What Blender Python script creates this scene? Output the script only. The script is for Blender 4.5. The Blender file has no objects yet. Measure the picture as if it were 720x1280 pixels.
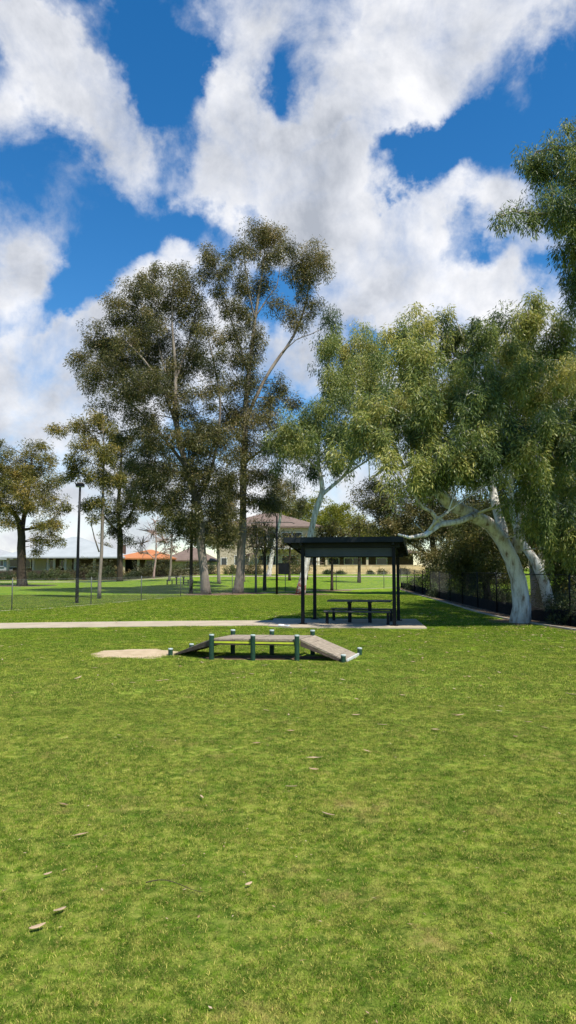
import bpy, bmesh, math, random
import numpy as np
from mathutils import Vector, Matrix, noise as mnoise

R = math.radians
random.seed(7)
rng = np.random.default_rng(11)
scene = bpy.context.scene
COL = scene.collection

# ---------------------------------------------------------------- camera
EYE = 1.65
F = 890.0                    # focal length in pixels of the 720x1280 photograph
PITCH = math.atan(70 / F)
cam_d = bpy.data.cameras.new('camera')
cam_d.sensor_fit = 'VERTICAL'
cam_d.sensor_height = 36
cam_d.lens = 36 * F / 1280
cam_d.clip_start = 0.05
cam_d.clip_end = 3000
cam = bpy.data.objects.new('camera', cam_d)
COL.objects.link(cam)
cam.location = (0, 0, EYE)
cam.rotation_euler = (math.pi / 2 + PITCH, 0, 0)
scene.camera = cam

# ---------------------------------------------------------------- world, sun, exposure
SUN_AZ, SUN_EL = 142.0, 59.0          # azimuth clockwise from +Y (the view direction)
SKY_STRENGTH = 0.1
scene.view_settings.view_transform = 'Standard'
scene.view_settings.look = 'None'
scene.view_settings.gamma = 1
scene.view_settings.exposure = 0.58
scene.view_settings.use_curve_mapping = False
scene.cycles.max_bounces = 6
scene.cycles.diffuse_bounces = 3
scene.cycles.glossy_bounces = 2
scene.cycles.transmission_bounces = 4
scene.cycles.transparent_max_bounces = 8
scene.cycles.sample_clamp_indirect = 4


def ray(px, py):
    a, b = (px - 360) / F, (640 - py) / F
    c, s = math.cos(PITCH), math.sin(PITCH)
    return Vector((a, c - b * s, s + b * c))


def P(px, py, D):
    d = ray(px, py)
    return Vector((0, 0, EYE)) + d * (D / d.y)


def gz(x, y):
    s = min(1, max(0, (y - 42) / 46)); s = s * s * (3 - 2 * s)
    t = min(1, max(0, (x + 22) / 14)); t = t * t * (3 - 2 * t)
    return s * (0.2 + 0.72 * t)


def G(px, py):
    """the point of the ground seen at a pixel of the photograph"""
    d = ray(px, py); o = Vector((0, 0, EYE))
    t = 1.0
    while t < 400:
        p = o + d * t
        if p.z <= gz(p.x, p.y):
            break
        t += 0.02 if t < 60 else 0.1
    p.z = gz(p.x, p.y)
    return p


world = bpy.data.worlds.new('World')
scene.world = world
world.use_nodes = True
nt = world.node_tree
nt.nodes.clear()
N = nt.nodes.new
L = nt.links.new


def wmath(op, a, b=None, clamp=False):
    n = N('ShaderNodeMath'); n.operation = op; n.use_clamp = clamp
    for i, v in enumerate((a, b)):
        if v is None:
            continue
        if isinstance(v, (int, float)):
            n.inputs[i].default_value = v
        else:
            L(v, n.inputs[i])
    return n.outputs[0]


sky = N('ShaderNodeTexSky'); sky.sky_type = 'NISHITA'; sky.sun_disc = False
sky.sun_elevation = R(SUN_EL); sky.sun_rotation = R(SUN_AZ)
sky.altitude = 50; sky.air_density = 1.0; sky.dust_density = 0.2; sky.ozone_density = 3.0
hs = N('ShaderNodeHueSaturation'); hs.inputs['Saturation'].default_value = 1.36; hs.inputs['Value'].default_value = 1.08
L(sky.outputs[0], hs.inputs['Color'])
tc = N('ShaderNodeTexCoord')
sep = N('ShaderNodeSeparateXYZ'); L(tc.outputs['Generated'], sep.inputs[0])
sx, sy, sz = sep.outputs
az = wmath('ARCTAN2', sx, sy)
hyp = wmath('SQRT', wmath('ADD', wmath('MULTIPLY', sx, sx), wmath('MULTIPLY', sy, sy)))
el = wmath('ARCTAN2', sz, hyp)
comb = N('ShaderNodeCombineXYZ'); L(az, comb.inputs[0]); L(el, comb.inputs[1])


def wnoise(vec, scale, detail, rough, dist=0.0, off=(0, 0, 0), color=False):
    m = N('ShaderNodeMapping'); L(vec, m.inputs[0]); m.inputs['Location'].default_value = off
    n = N('ShaderNodeTexNoise'); L(m.outputs[0], n.inputs['Vector'])
    n.inputs['Scale'].default_value = scale; n.inputs['Detail'].default_value = detail
    n.inputs['Roughness'].default_value = rough; n.inputs['Distortion'].default_value = dist
    return n.outputs['Color'] if color else n.outputs[0]


# ragged outlines: the blob coordinates are pushed about by noise
dn = wnoise(tc.outputs['Generated'], 7.0, 6, 0.62, 0, (3, 1, 8), True)
vm = N('ShaderNodeVectorMath'); vm.operation = 'SUBTRACT'; L(dn, vm.inputs[0]); vm.inputs[1].default_value = (0.5, 0.5, 0.5)
vs = N('ShaderNodeVectorMath'); vs.operation = 'SCALE'; L(vm.outputs[0], vs.inputs[0]); vs.inputs['Scale'].default_value = 0.17
va = N('ShaderNodeVectorMath'); va.operation = 'ADD'; L(comb.outputs[0], va.inputs[0]); L(vs.outputs[0], va.inputs[1])
flat = N('ShaderNodeVectorMath'); flat.operation = 'MULTIPLY'; L(va.outputs[0], flat.inputs[0]); flat.inputs[1].default_value = (1, 1, 0)
BV = flat.outputs[0]
# clouds: x, y, half width, half height (pixels of the photo), tilt in degrees, weight
CLOUDS = [(30, 50, 95, 45, -35, 1.0), (105, 115, 105, 50, -38, 1.15), (165, 165, 70, 50, -40, .9), (-5, 125, 45, 50, 0, 1.1),
          (125, 5, 36, 30, 0, .8), (235, 25, 38, 26, -30, .55), (30, 5, 60, 30, 0, .6),
          (310, 15, 70, 50, -25, .9), (460, 40, 130, 85, 0, 1.25), (580, 45, 140, 90, 10, 1.25), (680, 0, 70, 60, 30, .8),
          (500, 130, 110, 60, 20, 1.0), (440, 110, 60, 55, -40, .5),
          (300, 110, 34, 80, 18, .95), (350, 180, 95, 75, -20, 1.1), (265, 190, 62, 52, 0, .8), (290, 240, 60, 45, 0, .6),
          (430, 235, 120, 80, -20, 1.2), (360, 290, 120, 70, 0, 1.1), (500, 330, 170, 80, 0, 1.3), (620, 265, 75, 55, 20, .9),
          (640, 360, 130, 60, 10, 1.15), (560, 235, 60, 30, 40, .35), (640, 170, 70, 30, 20, .25),
          (5, 310, 70, 60, 0, 1.1), (45, 335, 45, 36, -30, .7), (0, 370, 50, 25, 0, .7),
          (10, 445, 120, 55, 0, 1.2), (110, 420, 85, 50, 20, 1.0), (190, 360, 80, 42, 25, 1.0), (95, 355, 40, 30, 20, -.8), (150, 300, 60, 30, 0, -.5), (60, 520, 210, 100, 0, 1.5),
          (230, 440, 140, 100, 0, 1.1), (380, 440, 150, 70, 0, .9), (220, 310, 40, 20, -10, .4),
          (100, 640, 260, 60, 0, .9), (420, 610, 260, 80, 0, 1.1), (620, 480, 220, 110, 0, 1.0), (60, 690, 400, 30, 0, .8),
          (350, 375, 40, 46, 10, -1.3), (480, 418, 70, 26, 10, -1.7), (607, 316, 56, 30, -10, -1.6), (690, 352, 40, 24, 0, -1.0), (500, 208, 80, 24, 20, -1.1), (410, 165, 70, 14, 35, -.9), (345, 105, 36, 60, -12, -1.0), (280, 60, 40, 40, 10, -.5), (600, 195, 80, 40, 10, -.6), (250, 120, 40, 60, 20, -.6), (260, 270, 60, 24, 0, -.6), (690, 90, 50, 50, 0, -.8), (210, 60, 60, 60, 0, -.6), (70, 30, 50, 16, -35, -.5), (420, 300, 30, 16, 0, -.4),
          (70, 590, 70, 22, 0, -.5), (545, 180, 70, 40, 30, -.35), (220, 570, 60, 30, 0, -.5), (325, 490, 40, 40, 0, -.6)]
tot = None
for (x, y, rx, ry, rot, w) in CLOUDS:
    d = ray(x, y)
    u, v = math.atan2(d.x, d.y), math.atan2(d.z, math.hypot(d.x, d.y))
    m = N('ShaderNodeMapping'); m.vector_type = 'TEXTURE'; L(BV, m.inputs[0])
    m.inputs['Location'].default_value = (u, v, 0); m.inputs['Rotation'].default_value = (0, 0, R(rot))
    m.inputs['Scale'].default_value = (rx * 1.25 / F, ry * 1.25 / F, 1)
    g = N('ShaderNodeTexGradient'); g.gradient_type = 'SPHERICAL'; L(m.outputs[0], g.inputs[0])
    t = wmath('MULTIPLY', g.outputs['Fac'], w)
    tot = t if tot is None else wmath('ADD', tot, t)
# away from the view: plain broken cloud
back = wmath('SUBTRACT', wnoise(tc.outputs['Generated'], 2.2, 4, 0.6, 0.2, (5, 5, 1)), 0.46)
wide = wmath('SUBTRACT', wmath('ABSOLUTE', az), 0.62)
wide = wmath('MULTIPLY', wide, 4.0, True)
tot = wmath('ADD', wmath('MINIMUM', wmath('MAXIMUM', tot, -0.5), 1.1), wmath('MULTIPLY', wide, wmath('MULTIPLY', back, 2.2)))
fbm = wnoise(tc.outputs['Generated'], 9.0, 9, 0.62, 0.25, (1, 2, 3))
dens = wmath('ADD', tot, wmath('MULTIPLY', wmath('SUBTRACT', fbm, 0.5), 2.3))
mr = N('ShaderNodeMapRange'); mr.interpolation_type = 'SMOOTHSTEP'
L(dens, mr.inputs['Value']); mr.inputs['From Min'].default_value = 0.10; mr.inputs['From Max'].default_value = 1.22
cover = wmath('MULTIPLY', mr.outputs[0], 0.97)
# grey bellies and bright billows
g1 = wnoise(tc.outputs['Generated'], 5.0, 7, 0.6, 0.3, (7, 3, 2))
g2 = wnoise(tc.outputs['Generated'], 16.0, 6, 0.65, 0.2, (2, 9, 4))
gsum = wmath('ADD', wmath('MULTIPLY', g1, 0.75), wmath('MULTIPLY', g2, 0.25))
thick = N('ShaderNodeMapRange'); L(dens, thick.inputs['Value'])
thick.inputs['From Min'].default_value = 0.5; thick.inputs['From Max'].default_value = 1.7
gsum = wmath('SUBTRACT', gsum, wmath('MULTIPLY', thick.outputs[0], 0.11))
ramp = N('ShaderNodeValToRGB'); L(gsum, ramp.inputs[0])
ramp.color_ramp.elements[0].position = 0.30; ramp.color_ramp.elements[0].color = (0.42, 0.45, 0.51, 1)
ramp.color_ramp.elements[1].position = 0.55; ramp.color_ramp.elements[1].color = (0.93, 0.93, 0.95, 1)
e = ramp.color_ramp.elements.new(0.43); e.color = (0.68, 0.70, 0.75, 1)
cs = N('ShaderNodeVectorMath'); cs.operation = 'SCALE'; L(ramp.outputs[0], cs.inputs[0]); cs.inputs['Scale'].default_value = 0.74 / SKY_STRENGTH
mixc = N('ShaderNodeMix'); mixc.data_type = 'RGBA'
L(cover, mixc.inputs['Factor']); L(hs.outputs[0], mixc.inputs['A']); L(cs.outputs[0], mixc.inputs['B'])
bg = N('ShaderNodeBackground'); bg.inputs['Strength'].default_value = SKY_STRENGTH
L(mixc.outputs['Result'], bg.inputs['Color'])
wo = N('ShaderNodeOutputWorld'); L(bg.outputs[0], wo.inputs[0])
world.cycles.sampling_method = 'MANUAL'
world.cycles.sample_map_resolution = 512

sun_d = bpy.data.lights.new('sun', 'SUN')
sun_d.energy = 5.0; sun_d.angle = R(0.53); sun_d.color = (1.0, 0.94, 0.82)
sun = bpy.data.objects.new('sun', sun_d); COL.objects.link(sun)
sdir = Vector((math.cos(R(SUN_EL)) * math.sin(R(SUN_AZ)), math.cos(R(SUN_EL)) * math.cos(R(SUN_AZ)), math.sin(R(SUN_EL))))
sun.rotation_euler = sdir.to_track_quat('Z', 'Y').to_euler()
sun.location = (20, -10, 40)

# ---------------------------------------------------------------- materials
MATS = {}


def mat(name, c1, c2=None, scale=6.0, rough=0.8, bump=0.0, bscale=30.0, metal=0.0, stretch=(1, 1, 1), detail=5, ramp_pos=(0.35, 0.65), spec=0.3, c3=None):
    """procedural material: object-space noise between two or three base colours, with bump"""
    if name in MATS:
        return MATS[name]
    m = bpy.data.materials.new(name); m.use_nodes = True
    t = m.node_tree; b = t.nodes['Principled BSDF']
    b.inputs['Roughness'].default_value = rough; b.inputs['Metallic'].default_value = metal
    b.inputs['Specular IOR Level'].default_value = spec
    geo = t.nodes.new('ShaderNodeTexCoord')
    mp = t.nodes.new('ShaderNodeMapping'); mp.inputs['Scale'].default_value = stretch
    t.links.new(geo.outputs['Object'], mp.inputs[0])
    if c2 is None:
        c2 = tuple(v * 0.8 for v in c1)
    n = t.nodes.new('ShaderNodeTexNoise'); n.inputs['Scale'].default_value = scale; n.inputs['Detail'].default_value = detail
    n.inputs['Roughness'].default_value = 0.65
    t.links.new(mp.outputs[0], n.inputs['Vector'])
    r = t.nodes.new('ShaderNodeValToRGB')
    r.color_ramp.elements[0].position = ramp_pos[0]; r.color_ramp.elements[0].color = (*c1, 1)
    r.color_ramp.elements[1].position = ramp_pos[1]; r.color_ramp.elements[1].color = (*c2, 1)
    if c3:
        e = r.color_ramp.elements.new(min(0.95, ramp_pos[1] + 0.08)); e.color = (*c3, 1)
    t.links.new(n.outputs[0], r.inputs[0]); t.links.new(r.outputs[0], b.inputs['Base Color'])
    if bump:
        bn = t.nodes.new('ShaderNodeTexNoise'); bn.inputs['Scale'].default_value = bscale; bn.inputs['Detail'].default_value = 6
        t.links.new(mp.outputs[0], bn.inputs['Vector'])
        bp = t.nodes.new('ShaderNodeBump'); bp.inputs['Strength'].default_value = bump; bp.inputs['Distance'].default_value = 0.05
        t.links.new(bn.outputs[0], bp.inputs['Height']); t.links.new(bp.outputs[0], b.inputs['Normal'])
    MATS[name] = m
    return m


def leaf_mat(name, cols, transl=0.3, rough=0.45):
    """leaf colours run along the per-leaf 'tint' attribute"""
    if name in MATS:
        return MATS[name]
    m = bpy.data.materials.new(name); m.use_nodes = True
    t = m.node_tree; b = t.nodes['Principled BSDF']; out = t.nodes['Material Output']
    b.inputs['Roughness'].default_value = rough; b.inputs['Specular IOR Level'].default_value = 0.28
    a = t.nodes.new('ShaderNodeAttribute'); a.attribute_name = 'tint'
    r = t.nodes.new('ShaderNodeValToRGB')
    els = r.color_ramp.elements
    els[0].position = 0; els[0].color = (*cols[0], 1)
    els[1].position = 1; els[1].color = (*cols[-1], 1)
    for i, c in enumerate(cols[1:-1]):
        e = els.new((i + 1) / (len(cols) - 1)); e.color = (*c, 1)
    t.links.new(a.outputs['Fac'], r.inputs[0])
    t.links.new(r.outputs[0], b.inputs['Base Color'])
    tr = t.nodes.new('ShaderNodeBsdfTranslucent')
    hsv = t.nodes.new('ShaderNodeHueSaturation'); hsv.inputs['Saturation'].default_value = 1.15; hsv.inputs['Value'].default_value = 1.2
    t.links.new(r.outputs[0], hsv.inputs['Color']); t.links.new(hsv.outputs[0], tr.inputs['Color'])
    mx = t.nodes.new('ShaderNodeMixShader'); mx.inputs[0].default_value = transl
    t.links.new(b.outputs[0], mx.inputs[1]); t.links.new(tr.outputs[0], mx.inputs[2]); t.links.new(mx.outputs[0], out.inputs[0])
    MATS[name] = m
    return m


def grass_mat(name, blades):
    m = bpy.data.materials.new(name); m.use_nodes = True
    t = m.node_tree; b = t.nodes['Principled BSDF']; out = t.nodes['Material Output']
    b.inputs['Roughness'].default_value = 0.75 if blades else 0.95; b.inputs['Specular IOR Level'].default_value = 0.04
    geo = t.nodes.new('ShaderNodeNewGeometry')

    def noise(scale, detail, rough, off, stretch=(1, 1, 0.2)):
        mp = t.nodes.new('ShaderNodeMapping'); mp.inputs['Location'].default_value = off; mp.inputs['Scale'].default_value = stretch
        t.links.new(geo.outputs['Position'], mp.inputs[0])
        n = t.nodes.new('ShaderNodeTexNoise'); n.inputs['Scale'].default_value = scale; n.inputs['Detail'].default_value = detail
        n.inputs['Roughness'].default_value = rough
        t.links.new(mp.outputs[0], n.inputs['Vector'])
        return n.outputs[0]

    def mapr(v, a, c, to=1.0):
        n = t.nodes.new('ShaderNodeMapRange'); n.interpolation_type = 'SMOOTHSTEP'
        n.inputs['From Min'].default_value = a; n.inputs['From Max'].default_value = c; n.inputs['To Max'].default_value = to
        t.links.new(v, n.inputs['Value']); return n.outputs[0]

    def mix(f, a, c):
        n = t.nodes.new('ShaderNodeMix'); n.data_type = 'RGBA'
        t.links.new(f, n.inputs['Factor'])
        for s, v in (('A', a), ('B', c)):
            if isinstance(v, tuple):
                n.inputs[s].default_value = (*v, 1)
            else:
                t.links.new(v, n.inputs[s])
        return n.outputs['Result']
    big = noise(0.35, 4, 0.55, (3, 7, 0))
    mid = noise(2.3, 5, 0.65, (9, 2, 0))
    fine = noise(14, 5, 0.7, (1, 5, 0))
    dry = noise(1.6, 7, 0.75, (21, 14, 0))
    spk = noise(45, 3, 0.7, (4, 5, 0))
    k = 1.0 if blades else 0.98
    green = (0.170 * k, 0.292 * k, 0.014 * k); dark = (0.080 * k, 0.168 * k, 0.013 * k); yel = (0.295 * k, 0.362 * k, 0.028 * k); tan = (0.46 * k, 0.35 * k, 0.13 * k)
    c = mix(mapr(big, 0.36, 0.68, 0.85), green, yel)
    c = mix(mapr(mid, 0.60, 0.44, 0.55), c, dark)
    c = mix(mapr(fine, 0.5, 0.68, 0.55), c, yel)
    # the near lawn is drier and paler than the lawn beyond the ramp
    sp = t.nodes.new('ShaderNodeSeparateXYZ'); t.links.new(geo.outputs['Position'], sp.inputs[0])
    near = mapr(sp.outputs[1], 20, 7, 0.72)
    c = mix(near, c, mix(mapr(fine, 0.35, 0.62), (0.150 * k, 0.245 * k, 0.020 * k), (0.40 * k, 0.41 * k, 0.095 * k)))
    c = mix(mapr(mid, 0.54, 0.38, 0.5), c, dark)
    fin2 = noise(9, 6, 0.8, (31, 5, 0)); c = mix(mapr(fin2, 0.54, 0.40, 0.8), c, (0.066 * k, 0.130 * k, 0.014 * k))
    if blades:
        a = t.nodes.new('ShaderNodeAttribute'); a.attribute_name = 'tint'
        am = t.nodes.new('ShaderNodeMath'); am.operation = 'GREATER_THAN'; t.links.new(a.outputs['Fac'], am.inputs[0]); am.inputs[1].default_value = 0.93
        c = mix(am.outputs[0], c, (0.46, 0.40, 0.11))
        mul = t.nodes.new('ShaderNodeHueSaturation'); t.links.new(c, mul.inputs['Color'])
        vr = t.nodes.new('ShaderNodeMapRange'); t.links.new(a.outputs['Fac'], vr.inputs['Value'])
        vr.inputs['From Max'].default_value = 0.93; vr.inputs['To Min'].default_value = 0.55; vr.inputs['To Max'].default_value = 1.4
        t.links.new(vr.outputs[0], mul.inputs['Value']); c = mul.outputs[0]
        c = mix(mapr(dry, 0.54, 0.72, 0.62), c, tan); c = mix(mapr(spk, 0.54, 0.66, 0.6), c, tan)
    else:
        c = mix(mapr(dry, 0.55, 0.74, 0.7), c, tan)
        c = mix(mapr(spk, 0.60, 0.72, 0.5), c, tan)
    t.links.new(c, b.inputs['Base Color'])
    if blades:
        tr = t.nodes.new('ShaderNodeBsdfTranslucent'); t.links.new(c, tr.inputs['Color'])
        mx = t.nodes.new('ShaderNodeMixShader'); mx.inputs[0].default_value = 0.3
        t.links.new(b.outputs[0], mx.inputs[1]); t.links.new(tr.outputs[0], mx.inputs[2]); t.links.new(mx.outputs[0], out.inputs[0])
    else:
        bn = noise(30, 6, 0.8, (2, 2, 0))
        bp = t.nodes.new('ShaderNodeBump'); bp.inputs['Strength'].default_value = 0.9; bp.inputs['Distance'].default_value = 0.04
        t.links.new(bn, bp.inputs['Height']); t.links.new(bp.outputs[0], b.inputs['Normal'])
    return m


M_GROUND = grass_mat('lawn', False)
M_BLADE = grass_mat('grass_blade', True)
M_CONC = mat('concrete', (0.33, 0.275, 0.20), (0.42, 0.355, 0.265), 1.5, 0.9, 0.25, 60)
M_STRIP = mat('mowing_strip', (0.26, 0.23, 0.18), (0.38, 0.34, 0.28), 3, 0.95, 0.4, 40)
M_SAND = mat('sand', (0.38, 0.29, 0.18), (0.50, 0.39, 0.26), 4, 0.95, 0.5, 50)
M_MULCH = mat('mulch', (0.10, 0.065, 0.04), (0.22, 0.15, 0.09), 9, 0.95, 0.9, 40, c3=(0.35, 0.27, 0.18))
M_BANK = mat('dry_bank', (0.28, 0.20, 0.11), (0.36, 0.27, 0.16), 2, 0.95, 0.5, 12)
M_BLACK = mat('black_paint', (0.004, 0.0045, 0.006), (0.008, 0.009, 0.011), 5, 0.5, 0.05, 60, spec=0.2)
M_ROOFM = mat('dark_roof_sheet', (0.010, 0.013, 0.017), (0.017, 0.021, 0.027), 2, 0.55, spec=0.2)
M_FASCIA = mat('grey_roof_beam', (0.05, 0.06, 0.073), (0.07, 0.082, 0.098), 2, 0.6)
M_SLAT = mat('dark_table_slats', (0.035, 0.037, 0.04), (0.09, 0.088, 0.085), 8, 0.5, 0.1, 80)
M_GREENP = mat('green_post', (0.010, 0.038, 0.022), (0.020, 0.060, 0.036), 8, 0.55, 0.3, 40, stretch=(1, 1, 0.3))
M_CAP = mat('sunlit_post_cap', (0.25, 0.33, 0.32), (0.48, 0.52, 0.50), 14, 0.8)  # pale tone paints the sunlight on the post tops
M_DECK = mat('rough_deck', (0.22, 0.18, 0.135), (0.36, 0.30, 0.23), 14, 0.95, 0.6, 70, stretch=(1, 1, 1))
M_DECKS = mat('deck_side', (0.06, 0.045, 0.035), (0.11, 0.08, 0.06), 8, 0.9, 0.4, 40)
M_YEL = mat('yellow_edge', (0.50, 0.56, 0.03), (0.36, 0.42, 0.04), 6, 0.6)
M_WHITE = mat('white_edge', (0.62, 0.64, 0.62), (0.45, 0.47, 0.44), 12, 0.7)
M_GALV = mat('galvanised', (0.30, 0.31, 0.32), (0.42, 0.43, 0.44), 12, 0.5, metal=0.3)
M_WIRE = mat('fence_wire', (0.10, 0.11, 0.10), (0.16, 0.17, 0.16), 10, 0.5, metal=0.2)
M_WIREB = mat('black_wire', (0.012, 0.013, 0.012), (0.025, 0.026, 0.024), 10, 0.6)
M_CLOTH = mat('black_shade_cloth', (0.006, 0.006, 0.008), (0.012, 0.012, 0.014), 4, 0.9, 0.4, 8)
M_BARKP = mat('pale_gum_bark', (0.62, 0.60, 0.56), (0.40, 0.36, 0.31), 7.0, 0.85, 0.8, 16, stretch=(1, 1, 0.3), detail=10, ramp_pos=(0.44, 0.57), c3=(0.17, 0.115, 0.075))
M_BARKG = mat('grey_gum_bark', (0.26, 0.22, 0.18), (0.13, 0.105, 0.085), 2.5, 0.9, 0.8, 12, stretch=(1, 1, 0.25), detail=8, c3=(0.36, 0.30, 0.25))
M_BARKD = mat('dark_rough_bark', (0.075, 0.055, 0.04), (0.035, 0.026, 0.02), 4, 0.95, 1.0, 16, stretch=(1, 1, 0.25), detail=8)
M_BARKR = mat('rusty_bark', (0.24, 0.075, 0.045), (0.09, 0.06, 0.045), 5, 0.9, 0.8, 16, ramp_pos=(0.44, 0.50), c3=(0.36, 0.32, 0.28))
M_TWIGB = mat('bare_twig', (0.22, 0.16, 0.13), (0.16, 0.11, 0.09), 6, 0.9)
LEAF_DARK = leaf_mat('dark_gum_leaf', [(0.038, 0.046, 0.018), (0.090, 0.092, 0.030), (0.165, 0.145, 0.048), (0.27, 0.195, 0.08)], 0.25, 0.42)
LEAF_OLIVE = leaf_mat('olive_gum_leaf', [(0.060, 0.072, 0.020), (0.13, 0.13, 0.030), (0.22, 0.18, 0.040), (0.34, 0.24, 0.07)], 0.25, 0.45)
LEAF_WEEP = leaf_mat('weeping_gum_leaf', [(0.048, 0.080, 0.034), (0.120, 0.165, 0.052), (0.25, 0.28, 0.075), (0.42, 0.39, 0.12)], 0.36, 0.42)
LEAF_YEL = leaf_mat('yellow_green_leaf', [(0.12, 0.14, 0.02), (0.20, 0.21, 0.03), (0.30, 0.28, 0.04)], 0.35, 0.5)
LEAF_BUSH = leaf_mat('bush_leaf', [(0.028, 0.042, 0.018), (0.055, 0.075, 0.026), (0.09, 0.115, 0.035)], 0.2, 0.5)
LEAF_DRY = leaf_mat('fallen_leaf', [(0.14, 0.075, 0.04), (0.34, 0.22, 0.13), (0.50, 0.38, 0.26)], 0.1, 0.6)


# ---------------------------------------------------------------- object helpers
def tag(o, label=None, cat=None, group=None, kind=None):
    if label: o['label'] = label
    if cat: o['category'] = cat
    if group: o['group'] = group
    if kind: o['kind'] = kind
    return o


def thing(name, label, cat, loc=(0, 0, 0), rz=0.0, group=None):
    o = bpy.data.objects.new(name, None); COL.objects.link(o)
    o.empty_display_size = 0.2
    o.location = loc; o.rotation_euler = (0, 0, rz)
    return tag(o, label, cat, group)


def link_mesh(name, me, parent=None, m=None, smooth=False):
    o = bpy.data.objects.new(name, me); COL.objects.link(o)
    if m is not None:
        me.materials.append(m)
    if smooth:
        me.polygons.foreach_set('use_smooth', [True] * len(me.polygons))
    if parent is not None:
        o.parent = parent
    return o


class MB:
    """collects shapes and links them as one mesh"""
    def __init__(s): s.v = []; s.f = []

    def add(s, vs, fs):
        b = len(s.v); s.v += [tuple(v) for v in vs]; s.f += [tuple(i + b for i in f) for f in fs]; return s

    def box(s, x0, x1, y0, y1, z0, z1):
        return s.add([(x0, y0, z0), (x1, y0, z0), (x1, y1, z0), (x0, y1, z0), (x0, y0, z1), (x1, y0, z1), (x1, y1, z1), (x0, y1, z1)],
                     [(0, 3, 2, 1), (4, 5, 6, 7), (0, 1, 5, 4), (1, 2, 6, 5), (2, 3, 7, 6), (3, 0, 4, 7)])

    def prism(s, pts, z0, z1, off=(0, 0)):
        """vertical prism over a counter-clockwise outline; z0 and z1 may be per-point lists"""
        n = len(pts)
        za = z0 if isinstance(z0, (list, tuple)) else [z0] * n
        zb = z1 if isinstance(z1, (list, tuple)) else [z1] * n
        vs = [(p[0], p[1], za[i]) for i, p in enumerate(pts)] + [(p[0], p[1], zb[i]) for i, p in enumerate(pts)]
        fs = [tuple(reversed(range(n))), tuple(range(n, 2 * n))] + [(i, (i + 1) % n, n + (i + 1) % n, n + i) for i in range(n)]
        return s.add(vs, fs)

    def tube(s, pts, rads, sides=8, cap=True, wob=0.0):
        pts = [Vector(p) for p in pts]
        if not isinstance(rads, (list, tuple)): rads = [rads] * len(pts)
        vs = []; fs = []
        d0 = (pts[1] - pts[0]).normalized()
        ref = Vector((1, 0, 0)) if abs(d0.x) < 0.8 else Vector((0, 1, 0))
        a = d0.cross(ref).normalized()
        for i, p in enumerate(pts):
            d = (pts[min(i + 1, len(pts) - 1)] - pts[max(i - 1, 0)]).normalized()
            a = (a - d * a.dot(d)).normalized(); b = d.cross(a)
            for k in range(sides):
                t = 2 * math.pi * k / sides
                rr = rads[i] * (1 + (wob * mnoise.noise(Vector((math.cos(t) * 1.5, math.sin(t) * 1.5, i * 0.35 + p.x))) if wob else 0))
                vs.append(p + (a * math.cos(t) + b * math.sin(t)) * rr)
        for i in range(len(pts) - 1):
            for k in range(sides):
                k2 = (k + 1) % sides
                fs.append((i * sides + k, i * sides + k2, (i + 1) * sides + k2, (i + 1) * sides + k))
        if cap:
            fs.append(tuple(reversed(range(sides)))); n = (len(pts) - 1) * sides
            fs.append(tuple(range(n, n + sides)))
        return s.add(vs, fs)

    def build(s, name, m, parent=None, smooth=False, bevel=0.0):
        me = bpy.data.meshes.new(name)
        me.from_pydata(s.v, [], s.f); me.update()
        if bevel:
            bm = bmesh.new(); bm.from_mesh(me)
            bmesh.ops.bevel(bm, geom=list(bm.edges), offset=bevel, segments=2, affect='EDGES')
            bm.to_mesh(me); bm.free()
        return link_mesh(name, me, parent, m, smooth)


def np_mesh(name, verts, quads, m, parent=None, tint=None, tris=False):
    k = 3 if tris else 4
    me = bpy.data.meshes.new(name)
    nv, nf = len(verts), len(quads)
    me.vertices.add(nv); me.vertices.foreach_set('co', verts.astype(np.float32).ravel())
    me.loops.add(nf * k); me.loops.foreach_set('vertex_index', quads.astype(np.int32).ravel())
    me.polygons.add(nf); me.polygons.foreach_set('loop_start', np.arange(nf, dtype=np.int32) * k)
    me.update(calc_edges=True)
    if tint is not None:
        a = me.attributes.new('tint', 'FLOAT', 'POINT'); a.data.foreach_set('value', tint.astype(np.float32))
    return link_mesh(name, me, parent, m)


def rand_unit(n):
    v = rng.normal(size=(n, 3)); return v / np.linalg.norm(v, axis=1, keepdims=True)


def leaves(centres, per, spread, drop, length, width, hang, tint_c, kite=0.45, spread_n=None):
    """elongated kite leaves scattered round spray centres; returns verts, quads, tint"""
    n = len(centres) * per
    c = np.repeat(centres, per, axis=0)
    ug = rand_unit(n); g = ug * (rng.uniform(0, 1, (n, 1)) ** 0.45) * np.array([spread, spread, drop]) * 1.7
    sz = np.repeat(rng.uniform(0.6, 1.35, len(centres)), per)[:, None]
    g *= sz; g[:, 2] -= drop * 0.5
    pos = c + g
    d = rand_unit(n) * 0.55 + ug * np.array([0.55, 0.55, 0.35])
    d[:, 2] = d[:, 2] * (1 - hang * .6) - hang * 1.1
    d /= np.linalg.norm(d, axis=1, keepdims=True)
    side = np.cross(d, rand_unit(n)); side /= np.linalg.norm(side, axis=1, keepdims=True) + 1e-9
    nrm = np.cross(d, side)
    ln = length * rng.uniform(0.6, 1.25, (n, 1)); w = width * rng.uniform(0.7, 1.3, (n, 1))
    bend = nrm * ln * rng.uniform(-0.15, 0.15, (n, 1))
    v = np.stack([pos, pos + d * ln * kite + side * w * 0.5 + bend, pos + d * ln, pos + d * ln * kite - side * w * 0.5 + bend], axis=1).reshape(-1, 3)
    q = np.arange(n * 4).reshape(-1, 4)
    t = np.clip(np.repeat(tint_c, per) + rng.normal(size=n) * 0.16, 0, 1)
    return v, q, np.repeat(t, 4)


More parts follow.
